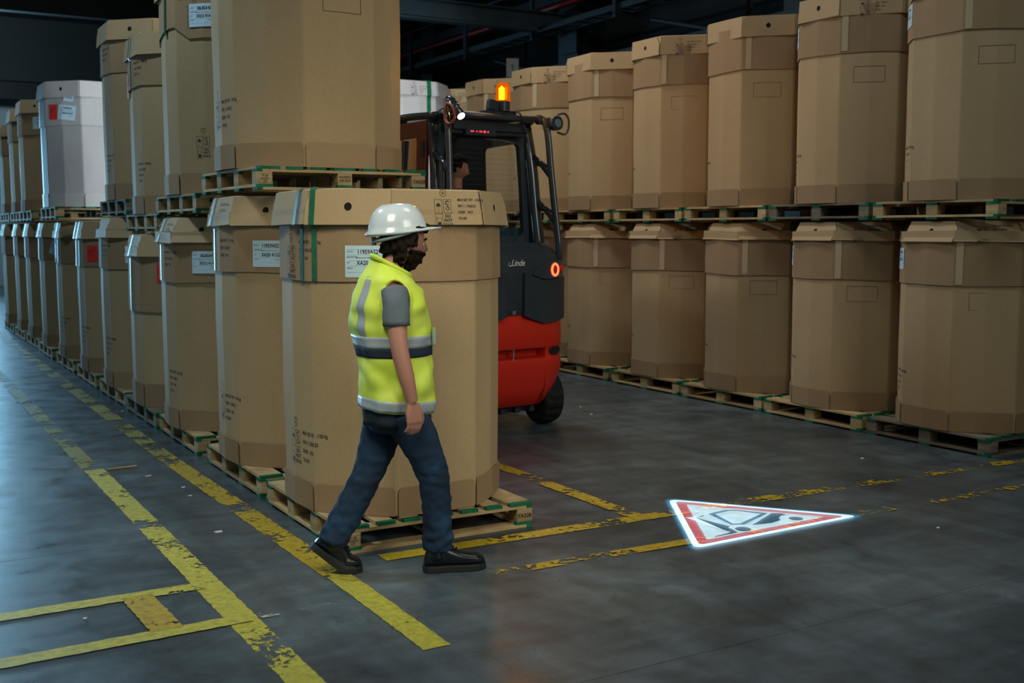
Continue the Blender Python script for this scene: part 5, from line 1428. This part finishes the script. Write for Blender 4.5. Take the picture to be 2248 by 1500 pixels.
def jeans_mat():
    m_, nt_, b_ = mat_new('blue_denim'); L_ = nt_.links
    tc = N(nt_, 'ShaderNodeTexCoord'); nz = N(nt_, 'ShaderNodeTexNoise'); nz.inputs['Scale'].default_value = 6; nz.inputs['Detail'].default_value = 5
    L_.new(tc.outputs['Object'], nz.inputs['Vector']); r_ = ramp(nt_, nz.outputs['Fac'], [(0.35, (0.004, 0.014, 0.034)), (0.60, (0.008, 0.034, 0.078)), (0.78, (0.018, 0.075, 0.15))])
    L_.new(r_.outputs[0], b_.inputs['Base Color']); b_.inputs['Roughness'].default_value = 0.85
    return m_
link('jeans', jm, jeans_mat(), wk, 'dark blue jeans')
# boots
BOOT = simple('black_boot_leather', (0.008, 0.011, 0.014), 0.32); SOLE = simple('black_rubber_sole', (0.012, 0.014, 0.016), 0.7)
def boot(M_, label, bend=0.0):
    """toe along +Y from the heel at the origin, sole on z=0"""
    def bd_(p):
        p = Vector(p)
        if bend and p.y < 0.20:                                # foot rolls over the ball of the toes
            q = Vector((p.x, p.y-0.20, p.z)); q = Matrix.Rotation(-bend, 3, 'X') @ q; return Vector((q.x, q.y+0.20, q.z))
        return p
    bm = bmesh.new(); rings = []
    for y, w_, zt, zb in ((-0.004, 0.020, 0.060, 0.028), (0.012, 0.037, 0.115, 0.026), (0.05, 0.041, 0.145, 0.025), (0.09, 0.041, 0.142, 0.025), (0.13, 0.043, 0.116, 0.025), (0.17, 0.047, 0.096, 0.025), (0.21, 0.051, 0.087, 0.025), (0.25, 0.051, 0.083, 0.025), (0.280, 0.042, 0.070, 0.026), (0.297, 0.022, 0.048, 0.028)):
        rings.append([bd_((w_*math.cos(2*PI*k/18), y, (zt+zb)/2+(zt-zb)/2*math.copysign(abs(math.sin(2*PI*k/18))**0.8, math.sin(2*PI*k/18)))) for k in range(18)])
    loft(bm, rings)
    tube(bm, [bd_((0, 0.055, 0.07)), bd_((0, 0.052, 0.12)), bd_((0, 0.050, 0.165))], [0.048, 0.046, 0.047], 18, 1.1)
    me = bm_mesh('boot', bm); me = remesh(me, 0.006, 4, 0.5, 'boot'); me.transform(M_)
    b = link('boot', me, BOOT, wk, label)
    bm = bmesh.new()
    V = [(w_*s, y) for s in (1,) for y, w_ in ((-0.008, 0.02), (0.01, 0.040), (0.06, 0.044), (0.11, 0.040), (0.17, 0.049), (0.22, 0.054), (0.26, 0.050), (0.288, 0.034), (0.299, 0.015))]
    V = V + [(-x, y) for x, y in V[::-1]]
    loft(bm, [[bd_((x*0.97, y, 0.0)) for x, y in V], [bd_((x, y, 0.004)) for x, y in V], [bd_((x, y, 0.026)) for x, y in V], [bd_((x*0.96, y, 0.032)) for x, y in V]])
    me = bm_mesh('sole', bm); me.transform(M_); link('sole', me, SOLE, b)
    bm = bmesh.new()
    for k in range(5):
        y = 0.105+k*0.017; z_ = 0.136-k*0.0105
        tube(bm, [bd_((-0.024, y, z_-0.006)), bd_((0, y+0.003, z_+0.004)), bd_((0.024, y, z_-0.006))], 0.0035, 6)
    me = bm_mesh('laces', bm, True); me.transform(M_); link('laces', me, SOLE, b)
boot(Matrix.Translation((0.045, 0.112, 0.001)) @ Matrix.Rotation(math.radians(-3), 4, 'Z'), 'black leather boot flat on the floor')
boot(Matrix.Translation((-0.045, -0.475, 0.001)) @ Matrix.Rotation(math.radians(3), 4, 'Z'), 'black leather boot with the heel lifted', bend=math.radians(42))

# ---- forklift driver, mostly hidden in the cab (a thing of its own)
dv_world = fk.matrix_basis @ Vector((0.09, 0.98, 0))
dv = empty('person', (dv_world.x, dv_world.y, 1.30), math.radians(6), 'forklift driver in dark jacket looking back over the shoulder in the cab', 'person')
bm = bmesh.new()
tube(bm, [(0, -0.03, 0.02), (0, -0.01, 0.25), (0.0, -0.02, 0.48), (0, -0.01, 0.60)], [0.14, 0.135, 0.15, 0.07], 20, 1.25)
tube(bm, [(0, -0.01, 0.56), (0.005, -0.005, 0.72), (0.01, 0.0, 0.80)], [0.055, 0.052, 0.052], 14)
for s in (1, -1):
    tube(bm, [(s*0.16, -0.01, 0.52), (s*0.22, 0.04, 0.36), (s*0.23, 0.10, 0.24), (s*0.17, 0.30, 0.27), (s*0.13, 0.40, 0.31)], [0.055, 0.048, 0.042, 0.036, 0.028], 12)
    hand(bm, (s*0.13, 0.39, 0.31), (0, 1, -0.1), (0, -0.1, -1), (-s, 0, 0))
    tube(bm, [(s*0.09, 0.02, 0.03), (s*0.12, 0.42, 0.08), (s*0.12, 0.55, -0.30)], [0.080, 0.062, 0.045], 14)
link('body', remesh(bm_mesh('body', bm), 0.008, 4, 0.4, 'body'), SKIN, dv)
JK = simple('dark_jacket_cloth', (0.012, 0.015, 0.020), 0.8)
bm = bmesh.new()
tube(bm, [(0, -0.03, 0.0), (0, -0.01, 0.25), (0.0, -0.02, 0.47), (0, -0.01, 0.600), (0, 0, 0.70)], [0.158, 0.152, 0.168, 0.120, 0.074], 24, 1.25)
for s in (1, -1): tube(bm, [(s*0.14, -0.01, 0.52), (s*0.225, 0.04, 0.36), (s*0.235, 0.10, 0.24), (s*0.17, 0.29, 0.27)], [0.075, 0.062, 0.056, 0.046], 14)
link('jacket', remesh(bm_mesh('jacket', bm), 0.009, 4, 0.5, 'jacket'), JK, dv, 'dark jacket')
bm = bmesh.new()
for s in (1, -1): tube(bm, [(s*0.09, 0.0, 0.03), (s*0.12, 0.42, 0.085), (s*0.12, 0.55, -0.28)], [0.098, 0.078, 0.060], 14)
link('trousers', remesh(bm_mesh('trousers', bm), 0.01, 4, 0.5, 'trousers'), JK, dv)
MD = Matrix.Translation((0.015, -0.01, 0.885)) @ Matrix.Rotation(math.radians(-115), 4, 'Z') @ Matrix.Rotation(math.radians(-16), 4, 'X')
h2 = make_head_mesh(name='head'); h2.transform(MD); hd2 = link('head', h2, SKIN, dv); eyes(hd2, MD)
MH = MD
h3 = link('hair', shell(lambda c: (c.y < 0.02 and c.z > -0.05) and not (c.y > -0.02 and c.z < 0.0) or (c.z > 0.058), 0.012, 'hair', 0.006), HAIR, dv)
h3.modifiers.new('s', 'SOLIDIFY').thickness = 0.012
bm = bmesh.new(); lump(bm, (0.075, -0.125, 0.60), (0.045, 0.04, 0.085)); link('shirt_front', bm_mesh('shirt_front', bm, True), simple('pale_blue_shirt', (0.45, 0.55, 0.60), 0.8), dv, 'pale shirt showing at the collar')
